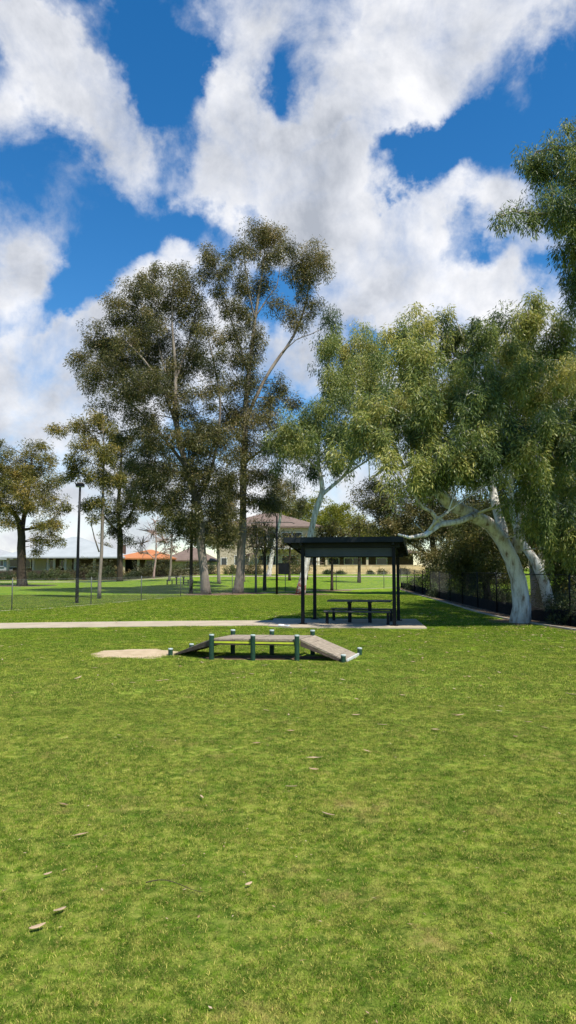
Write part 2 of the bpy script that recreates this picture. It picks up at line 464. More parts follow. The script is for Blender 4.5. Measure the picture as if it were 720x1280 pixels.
def bez(a, b, up, n=7):
    """bent branch from a to b that first rises"""
    mid = a.lerp(b, 0.5) + Vector((0, 0, up)) + Vector((random.uniform(-1, 1), random.uniform(-1, 1), random.uniform(-.5, .5))) * (b - a).length * 0.09
    return [a.lerp(mid, t).lerp(mid.lerp(b, t), t) for t in [i / (n - 1) for i in range(n)]]


def resample(pts, rads, step):
    out_p, out_r = [pts[0]], [rads[0]]
    for i in range(len(pts) - 1):
        n = max(1, int((pts[i + 1] - pts[i]).length / step))
        p0 = pts[max(i - 1, 0)]; p3 = pts[min(i + 2, len(pts) - 1)]
        for k in range(1, n + 1):
            t = k / n
            a, b = pts[i], pts[i + 1]
            q = 0.5 * ((2 * a) + (b - p0) * t + (2 * p0 - 5 * a + 4 * b - p3) * t * t + (3 * a - 3 * b + p3 - p0) * t ** 3)
            out_p.append(q); out_r.append(rads[i] * (1 - t) + rads[i + 1] * t)
    return out_p, out_r


def tree(name, label, D, limbs, blobs, leaf, bark, sprays=186, per=84, spread=0.35, drop=0.35, length=0.15, width=0.03,
         hang=0.5, bright=0.4, cat='tree', group=None, rmin=0.012, solid=0.35, wood=None, depth=1.0, twig=True, branchy=1.0, loose_f=.36, clump=5.5, hubt=.15):
    """limbs: lists of (px, py, radius in m, depth offset in m); blobs: (px, py, rx, ry in photo pixels, depth offset, [tint])"""
    base = P(limbs[0][0][0], limbs[0][0][1], D + limbs[0][0][3])
    base.z = gz(base.x, base.y)
    root = thing(name, label, cat, base, group=group)
    mb = MB(); skel = []
    for li, lm in enumerate(limbs):
        pts = [P(a, b, D + dd) - base for a, b, r, dd in lm]; rads = [r for a, b, r, dd in lm]
        if li == 0:
            pts[0] = Vector((0, 0, -0.08))
        pts, rads = resample(pts, rads, 0.45)
        if li == 0 and rads[0] > 0.06:
            rads[0] *= 1.12
            if len(rads) > 2: rads[1] *= 1.05
        mb.tube(pts, rads, 12 if rads[0] > 0.1 else 7, wob=0.28)
        skel += [(p, r) for p, r in zip(pts, rads)]
    cs = []; tn = []
    tw = MB()
    sizes = np.array([b[2] * b[3] for b in blobs], float); tot_s = sizes.sum()
    sp_all = np.array([[*p] for p, r in skel])
    for bi, b in enumerate(blobs):
        px, py, rx, ry, dd = b[:5]; bt = b[5] if len(b) > 5 else 0.0  # bt paints sunlit tops and shaded low clumps into the leaf colour
        ppm = F / (D + dd)
        c = P(px, py, D + dd) - base
        rxm, rzm = rx / ppm, ry / ppm
        rym = (rxm * 0.6 + rzm * 0.4) * depth
        # the branch that carries this clump
        dv = sp_all - np.array([*c])
        cost = np.linalg.norm(dv, axis=1) + np.maximum(0, dv[:, 2]) * 1.5 + np.maximum(0, 1.8 - sp_all[:, 2]) * 3
        j = int(np.argmin(cost)); a, ar = skel[j]
        ln = (c - a).length
        br = bez(a, c, ln * 0.10, 7)
        r0 = min(ar * 0.6, 0.015 + 0.012 * ln)
        mb.tube(br, [r0 + (rmin - r0) * i / 6 for i in range(7)], 6, wob=0.2)
        n = max(3, int(sprays * sizes[bi] / tot_s))
        kh = max(5, int(n / clump)); uh = rand_unit(kh)
        uh[:, 2] = uh[:, 2] * .9 + .08
        rh = (rng.uniform(solid, 1.0, kh) ** 0.5)[:, None]
        for i in range(kh):
            rh[i] *= 1 + 0.42 * mnoise.noise(Vector(uh[i]) * 2.3 + Vector((bi * 3.1, D, px * .1)))
        dims = np.array([rxm, rym, rzm])
        hub = uh * rh * dims; pick = rng.integers(kh, size=n)
        hs_ = rng.uniform(.22, .60, kh)[pick][:, None]
        pts = hub[pick] + rand_unit(n) * (rng.uniform(0, 1, (n, 1)) ** .5) * hs_ * (dims * .6 + dims.mean() * .4)
        loose = rng.uniform(size=n) < loose_f
        pl_ = rand_unit(n) * (rng.uniform(solid * .6, 1.12, (n, 1)) ** .6) * dims
        pts = np.where(loose[:, None], pl_, pts)
        pts += np.array([*c])
        cs.append(pts)
        cl = np.array([mnoise.noise(Vector(p) * 0.9) for p in pts])
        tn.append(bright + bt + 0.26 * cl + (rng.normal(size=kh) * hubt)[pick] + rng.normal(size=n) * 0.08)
        hub_w = hub + np.array([*c])
        # secondary branches
        nb = kh + int(kh * max(0, branchy - 1))
        hubs = [c]
        for ib in range(nb):
            e = Vector(hub_w[ib]) if ib < kh else Vector(pts[rng.integers(n)]); s = br[random.choice((3, 4, 5, 6))]
            q = bez(s, e, 0.1, 4); hubs += q[1:]
            mb.tube(q, [rmin * 1.3, rmin, rmin * .8, rmin * .5], 4, cap=False)
        if twig:
            ha = np.array([[*h] for h in hubs])
            for p in pts:
                j = int(np.argmin(np.linalg.norm(ha - p, axis=1)))
                tw.tube([hubs[j], (Vector(hubs[j]) + Vector(p)) / 2 + Vector((0, 0, .08)), p], [rmin * .45, rmin * .35, rmin * .2], 3, cap=False)
    if tw.v: mb.add(tw.v, tw.f)
    mb.build('trunk', bark, root, smooth=True)
    if per:
        cc = np.concatenate(cs); tt = np.concatenate(tn)
        v, q, t = leaves(cc, per, spread, drop, length, width, hang, tt)
        np_mesh('crown', v, q, leaf, root, t)
    return root


# ---------------------------------------------------------------- ground
def build_ground():
    xs = sorted(set([round(v, 2) for v in np.concatenate([np.linspace(-1500, -80, 8), np.linspace(-80, 80, 81), np.linspace(80, 1500, 8)])]))
    ys = sorted(set([round(v, 2) for v in np.concatenate([np.linspace(-300, -10, 6), np.linspace(-10, 120, 87), np.linspace(120, 2500, 10)])]))
    v = [(x, y, gz(x, y)) for y in ys for x in xs]
    n = len(xs)
    f = [(j * n + i, j * n + i + 1, (j + 1) * n + i + 1, (j + 1) * n + i) for j in range(len(ys) - 1) for i in range(n - 1)]
    me = bpy.data.meshes.new('ground'); me.from_pydata(v, [], f); me.update()
    o = link_mesh('ground', me, None, M_GROUND, True)
    tag(o, 'wide mown green park lawn', 'ground', kind='structure')


build_ground()

PATCH_HOLES = []     # no blades here: list of (test function)


def strip(name, pts, widths, m, z=0.012, label=None, thick=0.05, jit=0.0):
    """flat ribbon with thickness following the ground"""
    pts = [Vector((p[0], p[1], 0)) for p in pts]
    p2, w2 = resample(pts, widths, 0.6)
    mb = MB(); vs = []; fs = []
    n = len(p2)
    for i, p in enumerate(p2):
        d = (p2[min(i + 1, n - 1)] - p2[max(i - 1, 0)]).normalized(); s = Vector((-d.y, d.x, 0))
        for sg in (1, -1):
            q = p + s * sg * (w2[i] / 2 + jit * random.uniform(-1, 1)); g = gz(q.x, q.y)
            vs += [(q.x, q.y, g - thick), (q.x, q.y, g + z)]
    for i in range(n - 1):
        a, b = i * 4, (i + 1) * 4
        fs += [(a + 1, a + 3, b + 3, b + 1), (a, a + 1, b + 1, b), (a + 3, a + 2, b + 2, b + 3)]
    fs += [(0, 2, 3, 1), ((n - 1) * 4, (n - 1) * 4 + 1, (n - 1) * 4 + 3, (n - 1) * 4 + 2)]
    mb.add(vs, fs)
    o = mb.build(name, m)
    tag(o, label, name.replace('_', ' '), kind='structure')
    return p2, w2


# footpath to the shelter
path_pts = [(-26, 17.4), (-14, 19.3), (-8.6, 20.4), (-4, 21.2), (0.2, 21.6)]
strip('footpath', path_pts, [1.9] * 5, M_CONC, 0.020, 'pale concrete footpath leading to the picnic shelter')
# slab under the shelter
US, VS = Vector((0.978, -0.208, 0)), Vector((0.208, 0.978, 0))
SO = Vector((0.43, 20.8, 0))        # foot of the shelter's front left post
S = lambda u, v, z=0.0: SO + US * u + VS * v + Vector((0, 0, z))
slab = [Vector((-0.55, 20.25, 0)), Vector((0.1, 19.75, 0)), Vector((3.78, 19.55, 0)), Vector((4.08, 22.9, 0)), Vector((-0.45, 23.1, 0))]
tag(MB().prism(slab, -0.1, 0.032).build('pavement', M_CONC), 'pale concrete slab under the picnic shelter', 'pavement', kind='structure')


def blob_sheet(name, cx, cy, rx, ry, m, z=0.006, label=None, seed=0, n=48, amp=0.3, dome=0.0):
    mb = MB(); vs = [(cx, cy, gz(cx, cy) + z + dome)]; fs = []
    rings = (0.35, 0.7, 1.0)
    for ri, rr in enumerate(rings):
        for i in range(n):
            t = 2 * math.pi * i / n
            k = rr * (1 + (amp * mnoise.noise(Vector((math.cos(t) * 2, math.sin(t) * 2, seed))) + amp * .3 * mnoise.noise(Vector((math.cos(t) * 9, math.sin(t) * 9, seed)))) * rr)
            x, y = cx + rx * k * math.cos(t), cy + ry * k * math.sin(t)
            vs.append((x, y, gz(x, y) + (z + dome * (1 - rr * rr) if ri < 2 else -0.01)))
    for i in range(n): fs.append((0, 1 + i, 1 + (i + 1) % n))
    for r in range(2):
        for i in range(n):
            a = 1 + r * n; b = a + n
            fs.append((a + i, b + i, b + (i + 1) % n, a + (i + 1) % n))
    mb.add(vs, fs)
    return tag(mb.build(name, m, smooth=True), label, name.replace('_', ' '), kind='structure')


blob_sheet('sand', -2.95, 13.95, 1.0, 0.85, M_SAND, 0.012, 'bare sandy patch worn at the left end of the ramp', 3, dome=0.01)
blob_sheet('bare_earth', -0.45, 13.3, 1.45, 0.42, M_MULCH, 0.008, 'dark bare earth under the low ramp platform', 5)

for (cx_, cy_, rx_, ry_, lb_, sd_) in ((-23.3, 63, 3.4, 2.6, 'bare brown patch under the leftmost dark tree', 1), (-4.6, 44.6, 2.2, 1.8, 'bare litter covered patch around the curving gum', 2), (-2.9, 46.2, 1.9, 1.5, 'bare litter covered patch around the tallest gum', 4), (.9, 44.6, 2.0, 1.4, 'bare patch around the leaning pale gum', 6), (7.0, 22.0, 1.2, 1.3, 'mulched bare patch at the foot of the big white gum', 8), (3.1, 50.3, 1.6, 1.3, 'bare patch around the dark young trunk in the shelter view', 9)):
    blob_sheet('bare_earth', cx_, cy_, rx_, ry_, M_MULCH, 0.014, lb_, sd_, amp=.5)
# boundary strips and fences -------------------------------------------------
fenceA = [(-19, 24.2), (-11.2, 27.6), (-9.3, 31.0), (-7.9, 35.5), (-5.9, 42.0), (-2, 46.5), (3, 50.5), (8.6, 54.5)]
fenceB = [(8.6, 54.5), (8.5, 45), (8.05, 34), (7.75, 27), (7.75, 22.5), (8.3, 18.5), (10.0, 14.0), (13, 9)]
strip('mowing_strip', fenceA, [0.35] * len(fenceA), M_STRIP, 0.010, 'pale bare strip under the far wire fence', jit=0.05)
strip('mulch_strip', [(p[0] - 0.15, p[1]) for p in fenceB], [0.5, 0.5, 0.7, 0.9, 1.1, 1.0, .9, .9], M_MULCH, 0.010, 'dark mulch strip along the black fence', jit=0.1)
strip('kerb', [(p[0] - 0.55 - (0.1 if 20 < p[1] < 30 else 0), p[1]) for p in fenceB], [0.09] * len(fenceB), M_STRIP, 0.05, 'thin edging kerb along the mulch strip', jit=0.015)
far_path = [(-60, 74), (-30, 75.5), (-15, 76), (0, 76), (14, 75)]
strip('park_path', far_path, [2.2] * 5, M_CONC, 0.02, 'narrow concrete path across the far lawn')
strip('dry_bank', [(-75, 86.5), (-45, 86.5), (-28, 87.5)], [3.4] * 3, M_BANK, 0.35, 'low dry bank in front of the pale roofed house', jit=0.3)
strip('garden_bed', [(-28, 85.5), (-15, 85), (-10, 84.5)], [4, 5, 4], M_MULCH, 0.03, 'mulched bed in front of the orange roofed house', jit=0.3)


def polyline_at(pts, step):
    out = []; carry = 0.0
    for i in range(len(pts) - 1):
        a, b = Vector((*pts[i], 0)), Vector((*pts[i + 1], 0)); ln = (b - a).length; t = carry
        while t < ln:
            p = a.lerp(b, t / ln); out.append((p, (b - a).normalized())); t += step
        carry = t - ln
    return out


def wire_fence(name, label, pts, h, spacing, wire_m, post_m, pr, dia=0.07, wr=0.0022, cloth=0.0, rail=False):
    p0 = Vector((*pts[0], gz(*pts[0])))
    root = thing(name, label, 'fence', p0)
    w = MB()
    for p, d in polyline_at(pts, dia):
        for sg in (1, -1):
            q = p + d * sg * (h - 0.05)
            # keep the wire in the plane of the fence: ends follow the line direction
            a = Vector((p.x, p.y, gz(p.x, p.y) + 0.04)) - p0
            b = Vector((q.x, q.y, gz(q.x, q.y) + h)) - p0
            w.tube([a, b], wr, 3, cap=False)
    w.build('wire_mesh', wire_m, root)
    pp = polyline_at(pts, spacing)
    line = MB()
    tops = [Vector((p.x, p.y, gz(p.x, p.y) + h)) - p0 for p, d in polyline_at(pts, 1.0)]
    line.tube(tops, 0.016 if rail else 0.004, 5)
    line.build('top_rail' if rail else 'top_wire', wire_m if not rail else post_m, root)
    for p, d in pp:
        b = Vector((p.x, p.y, gz(p.x, p.y))) - p0
        m = MB().tube([b + Vector((0, 0, -.05)), b + Vector((0, 0, h + 0.03)), b + Vector((0, 0, h + 0.05))], [pr, pr, pr * 0.3], 8)
        m.build('post', post_m, root, smooth=True)
    if cloth:
        c = MB(); q = polyline_at(pts, 0.4); vs = []; fs = []
        for i, (p, d) in enumerate(q):
            s = Vector((-d.y, d.x, 0)); g = gz(p.x, p.y)
            top = cloth + 0.05 * mnoise.noise(Vector((i * 0.35, 0, 1)))
            for off, z in ((0.02, 0.0), (0.02 + 0.02 * mnoise.noise(Vector((i * .5, 3, 0))), top), (0.045, top), (0.045, 0.0)):
                v = p + s * (off); vs.append((v.x - p0.x, v.y - p0.y, g + z - p0.z))
        for i in range(len(q) - 1):
            for k in range(4):
                k2 = (k + 1) % 4
                fs.append((i * 4 + k, i * 4 + k2, i * 4 + 4 + k2, i * 4 + 4 + k))
        c.add(vs, fs); c.build('shade_cloth', M_CLOTH, root)
    return root


wire_fence('wire_fence', 'low chain wire fence on thin galvanised posts crossing the lawn behind the footpath', fenceA, 1.2, 4.6, M_WIRE, M_WIRE, 0.024)
wire_fence('wire_fence', 'black chain wire fence with black cloth along its foot, running past the big white gum', fenceB, 1.45, 3.1, M_WIREB, M_BLACK, 0.028, cloth=0.42, rail=True, dia=0.08)

# ---------------------------------------------------------------- picnic shelter
RZ_S = math.atan2(US.y, US.x)
sh = thing('picnic_shelter', 'black open-sided picnic shelter with a flat sloping roof on four posts', 'shelter', SO, RZ_S)
ROOF_U0, ROOF_U1, ROOF_V0, ROOF_V1 = -0.44, 2.90, -0.42, 2.55
roof_z = lambda v: 2.50 - (v - ROOF_V0) * (0.36 / (ROOF_V1 - ROOF_V0))     # top of the sheet
for (u, v) in ((0, 0), (2.63, 0), (0, 2.02), (2.63, 2.02)):
    o = MB().box(u - .048, u + .048, v - .048, v + .048, 0.03, roof_z(v) - 0.22).build('post', M_BLACK, sh, bevel=0.006)
    pl = MB().box(u - .11, u + .11, v - .11, v + .11, 0.03, 0.044)
    for a in (-.08, .08):
        for b in (-.08, .08): pl.tube([(u + a, v + b, .044), (u + a, v + b, .062)], .011, 6)
    pl.build('base_plate', M_BLACK, o)
# corrugated roof sheet
cr = MB(); vs = []; fs = []
nU = 134
for j, v in enumerate((ROOF_V0, ROOF_V1)):
    for i in range(nU + 1):
        u = ROOF_U0 + (ROOF_U1 - ROOF_U0) * i / nU
        zz = roof_z(v) + (0.012 if (i // 2) % 2 else -0.012)
        vs.append((u, v, zz)); vs.append((u, v, zz - 0.006))
W = (nU + 1) * 2
for i in range(nU):
    a = i * 2
    fs += [(a, a + 2, W + a + 2, W + a), (a + 1, W + a + 1, W + a + 3, a + 3), (a, a + 1, a + 3, a + 2), (W + a, W + a + 2, W + a + 3, W + a + 1)]
fs += [(0, W, W + 1, 1), (nU * 2, nU * 2 + 1, W + nU * 2 + 1, W + nU * 2)]
cr.add(vs, fs); roof = cr.build('roof', M_ROOFM, sh)


def slope_box(u0, u1, v0, v1, t0, t1):
    """box hung under the roof plane: t0..t1 below the sheet"""
    return MB().prism([(u0, v0), (u1, v0), (u1, v1), (u0, v1)], [roof_z(v) - t1 for v in (v0, v0, v1, v1)], [roof_z(v) - t0 for v in (v0, v0, v1, v1)])


slope_box(ROOF_U0 - .012, ROOF_U1 + .012, ROOF_V0 - .03, ROOF_V0 - .002, -.022, .13).build('fascia', M_ROOFM, roof)
slope_box(ROOF_U0 - .012, ROOF_U1 + .012, ROOF_V1 + .002, ROOF_V1 + .05, -.022, .11).build('gutter', M_ROOFM, roof)
slope_box(ROOF_U0 - .028, ROOF_U0 - .014, ROOF_V0 - .03, ROOF_V1 + .05, -.025, .11).build('barge_board', M_ROOFM, roof)
slope_box(ROOF_U1 + .014, ROOF_U1 + .028, ROOF_V0 - .03, ROOF_V1 + .05, -.025, .11).build('barge_board', M_ROOFM, roof)
for v in (-0.30, 0.27, 0.84, 1.41, 1.98, 2.44):
    slope_box(ROOF_U0 + .02, ROOF_U1 - .02, v - .03, v + .03, .022, .082).build('purlin', M_ROOFM, roof)
for v in (0.0, 2.02):
    slope_box(-0.3, 2.8, v - .045, v + .045, .084, .22).build('beam', M_ROOFM, sh)
for u in (0.0, 2.63):
    slope_box(u - .035, u + .035, ROOF_V0 + .08, -0.047, .084, .19).build('rafter', M_ROOFM, sh)
    slope_box(u - .035, u + .035, 0.047, 1.973, .084, .20).build('rafter', M_ROOFM, sh)
# back screen panel hanging under the low edge
scr = MB(); 
for k in range(5):
    z1 = roof_z(2.02) - 0.225 - k * 0.0
# grey sheet lining seen between the front posts
lin = slope_box(0.06, 2.57, 1.90, 1.93, .20, .22)
pan = MB()
for k in range(4):
    pan.box(0.05, 2.58, 0.055 + 0.002 * k, 0.075 + 0.002 * k, roof_z(0) - 0.205 - 0.065 * (k + 1), roof_z(0) - 0.208 - 0.065 * k)
pan.build('valance', M_FASCIA, sh)


def bench(name, label, u, v, L_, parent=None):
    pass


def picnic_set(name, label, loc, rz, s=1.0, group=None):
    root = thing(name, label, 'picnic table', loc, rz, group)
    top = MB()
    for k in range(5):
        y = -0.36 + k * 0.147
        top.box(-0.94, 0.94, y, y + 0.135, 0.655, 0.695)
    top.build('tabletop', M_SLAT, root, bevel=0.008)
    for x in (-0.30, 0.30):
        MB().box(x - .05, x + .05, -.05, .05, 0.03, 0.60).build('leg', M_BLACK, root, bevel=0.006)
        MB().box(x - .035, x + .035, -.33, .33, 0.602, 0.653).build('bracket', M_BLACK, root, bevel=0.005)
    for sg in (-1, 1):
        y0 = sg * 0.66
        seat = MB()
        for k in (-1, 0):
            seat.box(-0.97, 0.97, y0 + k * .145 + .005, y0 + k * .145 + .14, 0.375, 0.41)
        b = seat.build('bench_seat', M_SLAT, root, bevel=0.007)
        for x in (-0.88, 0.88):
            m = MB().box(x - .04, x + .04, y0 - .04, y0 + .04, 0.03, 0.330)
            m.box(x - .03, x + .03, y0 - .13, y0 + .13, 0.332, 0.373)
            m.build('bench_leg', M_BLACK, b, bevel=0.004)
    return root


picnic_set('picnic_table', 'dark slatted picnic table with two benches on the slab under the shelter', S(1.55, 0.93), RZ_S)
g = G(225, 731)
picnic_set('picnic_table', 'small distant black picnic table far across the lawn near a dark trunk', (g.x, g.y, g.z), R(-8))
bits = MB()
for _ in range(26):
    x, y = random.gauss(0.0, .10), random.gauss(0, .12)
    p = S(1.55 + x, 0.93 + y, 0.697); a = random.uniform(0, 6.3); c_, s_ = math.cos(a) * .05, math.sin(a) * .05
    bits.add([p, p + Vector((c_ - s_ * .25, s_ + c_ * .25, .006)), p + Vector((2 * c_, 2 * s_, .002)), p + Vector((c_ + s_ * .25, s_ - c_ * .25, .004))], [(0, 1, 2, 3)])
tag(bits.build('leaf_litter', mat('dry_leaf_pile', (0.34, 0.24, 0.15), (0.2, 0.13, 0.08), 20, .8)), 'scatter of dry leaves on the shelter table top', 'leaf litter', kind='stuff')

# crumpled litter on the slab
for (px, py, r, nm, lb, cc) in ((352, 784.0, .06, 'paper_scrap', 'white crumpled paper scrap at the left corner of the shelter slab', (.75, .77, .8)),
                                (359, 784.5, .05, 'paper_scrap', 'smaller grey crumpled scrap right beside the white one', (.42, .46, .5))):
    p = G(px, py)
    bm = bmesh.new(); bmesh.ops.create_icosphere(bm, subdivisions=2, radius=r)
    for v in bm.verts:
        v.co *= 1 + .7 * mnoise.noise(v.co * 40 + Vector((px, 0, 0))); v.co.z *= .55; v.co.x *= 1.5
    me = bpy.data.meshes.new(nm); bm.to_mesh(me); bm.free()
    o = link_mesh(nm, me, None, mat('crumpled_' + str(px), cc, tuple(c * .8 for c in cc), 20, .7)); o.location = (p.x, p.y, 0.032 + r * .35)
    tag(o, lb, 'litter')

# ---------------------------------------------------------------- dog ramp
A, Mi, B = Vector((-1.38, 13.00, 0)), Vector((-.63, 12.92, 0)), Vector((.16, 12.86, 0))
A2, Mi2, B2 = Vector((-1.06, 13.85, 0)), Vector((-.31, 13.80, 0)), Vector((.47, 13.75, 0))
Lf, Lb = Vector((-2.22, 13.62, 0)), Vector((-1.93, 14.40, 0))
Rf, Rb = Vector((.97, 12.64, 0)), Vector((1.36, 13.68, 0))
rp = thing('agility_ramp', 'low timber dog agility platform with two sloping ramps between green posts', 'dog ramp', (-.45, 13.3, 0))
RO = Vector((-.45, 13.3, 0))
DH = 0.375


def rpost(p, h, r=0.044, wh=0.03):
    q = p - RO
    o = MB().tube([q + Vector((0, 0, -.05)), q + Vector((0, 0, h - .006)), q + Vector((0, 0, h))], [r, r, r * .93], 16).build('post', M_GREENP, rp, smooth=False)
    MB().tube([q + Vector((0, 0, h - wh * .35)), q + Vector((0, 0, h + .008)), q + Vector((0, 0, h + .014))], [r * 1.06, r * 1.06, r * .8], 16).build('cap', M_CAP, o)


for p in (A, Mi, B): rpost(p, .445)
for p in (A2, Mi2, B2): rpost(p, .455)
for p in (Lf, Rf): rpost(p, .125)
for p in (Lb, Rb): rpost(p, .13)


def quadslab(name, corners, zs, th, m, parent, ins=0.0, rel=RO):
    pts = [(c.x - rel.x, c.y - rel.y) for c in corners]
    return MB().prism(pts, [z - th for z in zs], zs).build(name, m, parent)


def plank_deck(name, c0, c1, c2, c3, z0, z1, n, m):
    """boards across from edge c0-c3 to edge c1-c2 (c0,c1 front; c3,c2 back); heights z0 -> z1 along"""
    mb = MB()
    for k in range(n):
        a, b = k / n + .003, (k + 1) / n - .003
        jz = random.uniform(-.003, .003)
        p = [c0.lerp(c1, a), c0.lerp(c1, b), c3.lerp(c2, b), c3.lerp(c2, a)]
        z = [z0 + (z1 - z0) * a + jz, z0 + (z1 - z0) * b + jz, z0 + (z1 - z0) * b + jz, z0 + (z1 - z0) * a + jz]
        mb.prism([(q.x - RO.x, q.y - RO.y) for q in p], [t - .03 for t in z], z)
    return mb.build(name, m, rp)


off = Vector((0.02, .055, 0)); offb = Vector((-.0, -.055, 0))
plank_deck('platform', A + off, B + off, B2 + offb, A2 + offb, DH, DH, 4, M_DECK)
plank_deck('ramp', B + off + Vector((.04, 0, 0)), Rf + Vector((.05, .06, 0)), Rb + Vector((-.05, -.07, 0)), B2 + offb + Vector((.04, 0, 0)), DH, 0.035, 5, M_DECK)
plank_deck('ramp', Lf + Vector((.06, .05, 0)), A + off - Vector((.03, 0, 0)), A2 + offb - Vector((.03, 0, 0)), Lb + Vector((.05, -.06, 0)), 0.03, DH, 5, M_DECK)
# side beams, the yellow edge and the white foot plate
def beam(name, a, b, z0a, z1a, z0b, z1b, th, m):
    d = (b - a).normalized(); s = Vector((-d.y, d.x, 0)) * th
    p = [a, b, b + s, a + s]
    return MB().prism([(q.x - RO.x, q.y - RO.y) for q in p], [z0a, z0b, z0b, z0a], [z1a, z1b, z1b, z1a]).build(name, m, rp)


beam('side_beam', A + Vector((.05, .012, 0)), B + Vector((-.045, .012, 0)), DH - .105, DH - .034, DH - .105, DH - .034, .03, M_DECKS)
beam('edge_strip', A + Vector((.047, .004, 0)), B + Vector((-.047, .004, 0)), DH - .075, DH - .042, DH - .085, DH - .052, .006, M_YEL)
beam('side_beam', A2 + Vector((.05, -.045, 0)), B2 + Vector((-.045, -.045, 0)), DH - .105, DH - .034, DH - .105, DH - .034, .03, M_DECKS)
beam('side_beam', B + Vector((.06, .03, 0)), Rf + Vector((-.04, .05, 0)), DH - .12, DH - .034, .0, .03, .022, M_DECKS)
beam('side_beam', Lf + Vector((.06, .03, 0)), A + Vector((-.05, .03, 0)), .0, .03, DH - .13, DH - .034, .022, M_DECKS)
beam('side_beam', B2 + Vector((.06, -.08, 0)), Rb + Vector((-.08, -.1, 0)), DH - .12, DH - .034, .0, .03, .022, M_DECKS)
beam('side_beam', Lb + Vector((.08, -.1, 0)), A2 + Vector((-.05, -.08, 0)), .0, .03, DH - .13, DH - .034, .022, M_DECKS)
beam('foot_plate', Rf + Vector((.055, .05, 0)), Rb + Vector((-.04, -.07, 0)), 0, .05, 0, .05, -.025, M_WHITE)

# ---------------------------------------------------------------- lamp posts
def at_ground(px, py):
    return G(px, py)


p = G(96, 754)
lp = thing('lamp_post', 'tall slim dark park lamp post with a square head, left of the footpath', 'lamp post', p)
H = 151 / F * p.y
MB().tube([(0, 0, -.05), (0, 0, 0.9), (0, 0, H * .5), (0.03, 0, H - .22)], [.085, .08, .065, .05], 12).build('pole', M_BLACK, lp, smooth=True)
MB().box(-.13, .13, -.13, .13, 0.0, .02).build('base_plate', M_BLACK, lp)
hd = MB().box(-.15, .21, -.15, .15, H - .22, H - .06).build('lamp_head', M_BLACK, lp, bevel=.02)
MB().box(-.10, .16, -.10, .10, H - .058, H - .01).build('lamp_cap', M_BARKG, hd, bevel=.01)
MB().box(-.15, .21, -.13, .13, H - .232, H - .222).build('lens', mat('frosted_lens', (.55, .57, .55), (.5, .52, .5), 3, .3), hd)

p = G(346, 743)
lp = thing('sign_pole', 'black pole carrying a square dark panel, left of the picnic shelter', 'pole', p)
H = 98 / F * p.y
MB().tube([(0, 0, -.05), (0, 0, H * .5), (0, 0, H)], [.075, .07, .05], 10).build('pole', M_BLACK, lp, smooth=True)
MB().box(.08, .78, -.03, .03, 1.25, 1.95).build('panel', M_BLACK, lp, bevel=.01)
MB().tube([(-2.0, 0, H - .75), (-1.85, 0, H - .48), (-1.2, 0, H - .42), (0, 0, H - .40), (.9, 0, H - .42), (1.1, 0, H - .5)], .025, 6).build('cross_arm', M_WIRE, lp, smooth=True)

p = G(192.0, 729)
p = P(361, 668, 130); p.z = gz(p.x, p.y)
up = thing('utility_pole', 'thin brown timber utility pole rising beyond the two-storey house', 'utility pole', p)
H = (710 - 612) / F * 130 + .9
MB().tube([(0, 0, 0), (0, 0, H)], [.17, .12], 8).build('pole', M_BARKD, up, smooth=True)
MB().box(-1.2, 1.2, -.18, -.08, H - .8, H - .65).build('cross_arm', M_BARKD, up)
for x in (-1.05, -.4, .4, 1.05):
    MB().tube([(x, -.13, H - .65), (x, -.13, H - .45)], [.05, .04], 6).build('insulator', M_GALV, up)

# ---------------------------------------------------------------- houses
M_PALE = mat('pale_metal_roof', (0.30, 0.325, 0.335), (0.35, 0.375, 0.385), .6, .6)
M_BRICKD = mat('dark_brick', (0.055, 0.035, 0.028), (0.10, 0.065, 0.045), 4, .9)
M_CREAM = mat('cream_render', (0.40, 0.345, 0.25), (0.46, 0.40, 0.30), .8, .9)
M_WHITEW = mat('white_render', (0.66, 0.66, 0.64), (0.60, 0.60, 0.58), .8, .85)
M_TILEO = mat('orange_tile', (0.36, 0.125, 0.045), (0.46, 0.19, 0.08), 1.5, .8, .5, 6, stretch=(1, 3, 3))
M_TILEB = mat('brown_tile', (0.12, 0.085, 0.07), (0.19, 0.14, 0.115), 1.5, .85, .5, 6, stretch=(1, 3, 3))
M_LIME = mat('limestone_block', (0.58, 0.42, 0.22), (0.68, 0.53, 0.32), 1.2, .9, .3, 5)
M_GLASS = mat('dark_window_glass', (0.02, 0.024, 0.03), (0.035, 0.04, 0.05), 1, .12, spec=.6)
M_GREYT = mat('grey_wall', (0.34, 0.35, 0.36), (0.28, 0.29, 0.30), 1, .8)


def hip_roof(mb, x0, x1, y0, y1, ze, zr, ov=.5, hip=True, th=.18):
    x0 -= ov; x1 += ov; y0 -= ov; y1 += ov
    my = (y0 + y1) / 2; dx = min((y1 - y0) / 2, (x1 - x0) / 2 - .2) if hip else 0
    vs = [(x0, y0, ze), (x1, y0, ze), (x1, y1, ze), (x0, y1, ze), (x0 + dx, my, zr), (x1 - dx, my, zr),
          (x0, y0, ze - th), (x1, y0, ze - th), (x1, y1, ze - th), (x0, y1, ze - th)]
    fs = [(0, 1, 5, 4), (1, 2, 5), (2, 3, 4, 5), (3, 0, 4), (6, 9, 8, 7), (0, 6, 7, 1), (1, 7, 8, 2), (2, 8, 9, 3), (3, 9, 6, 0)]
    return mb.add(vs, fs)


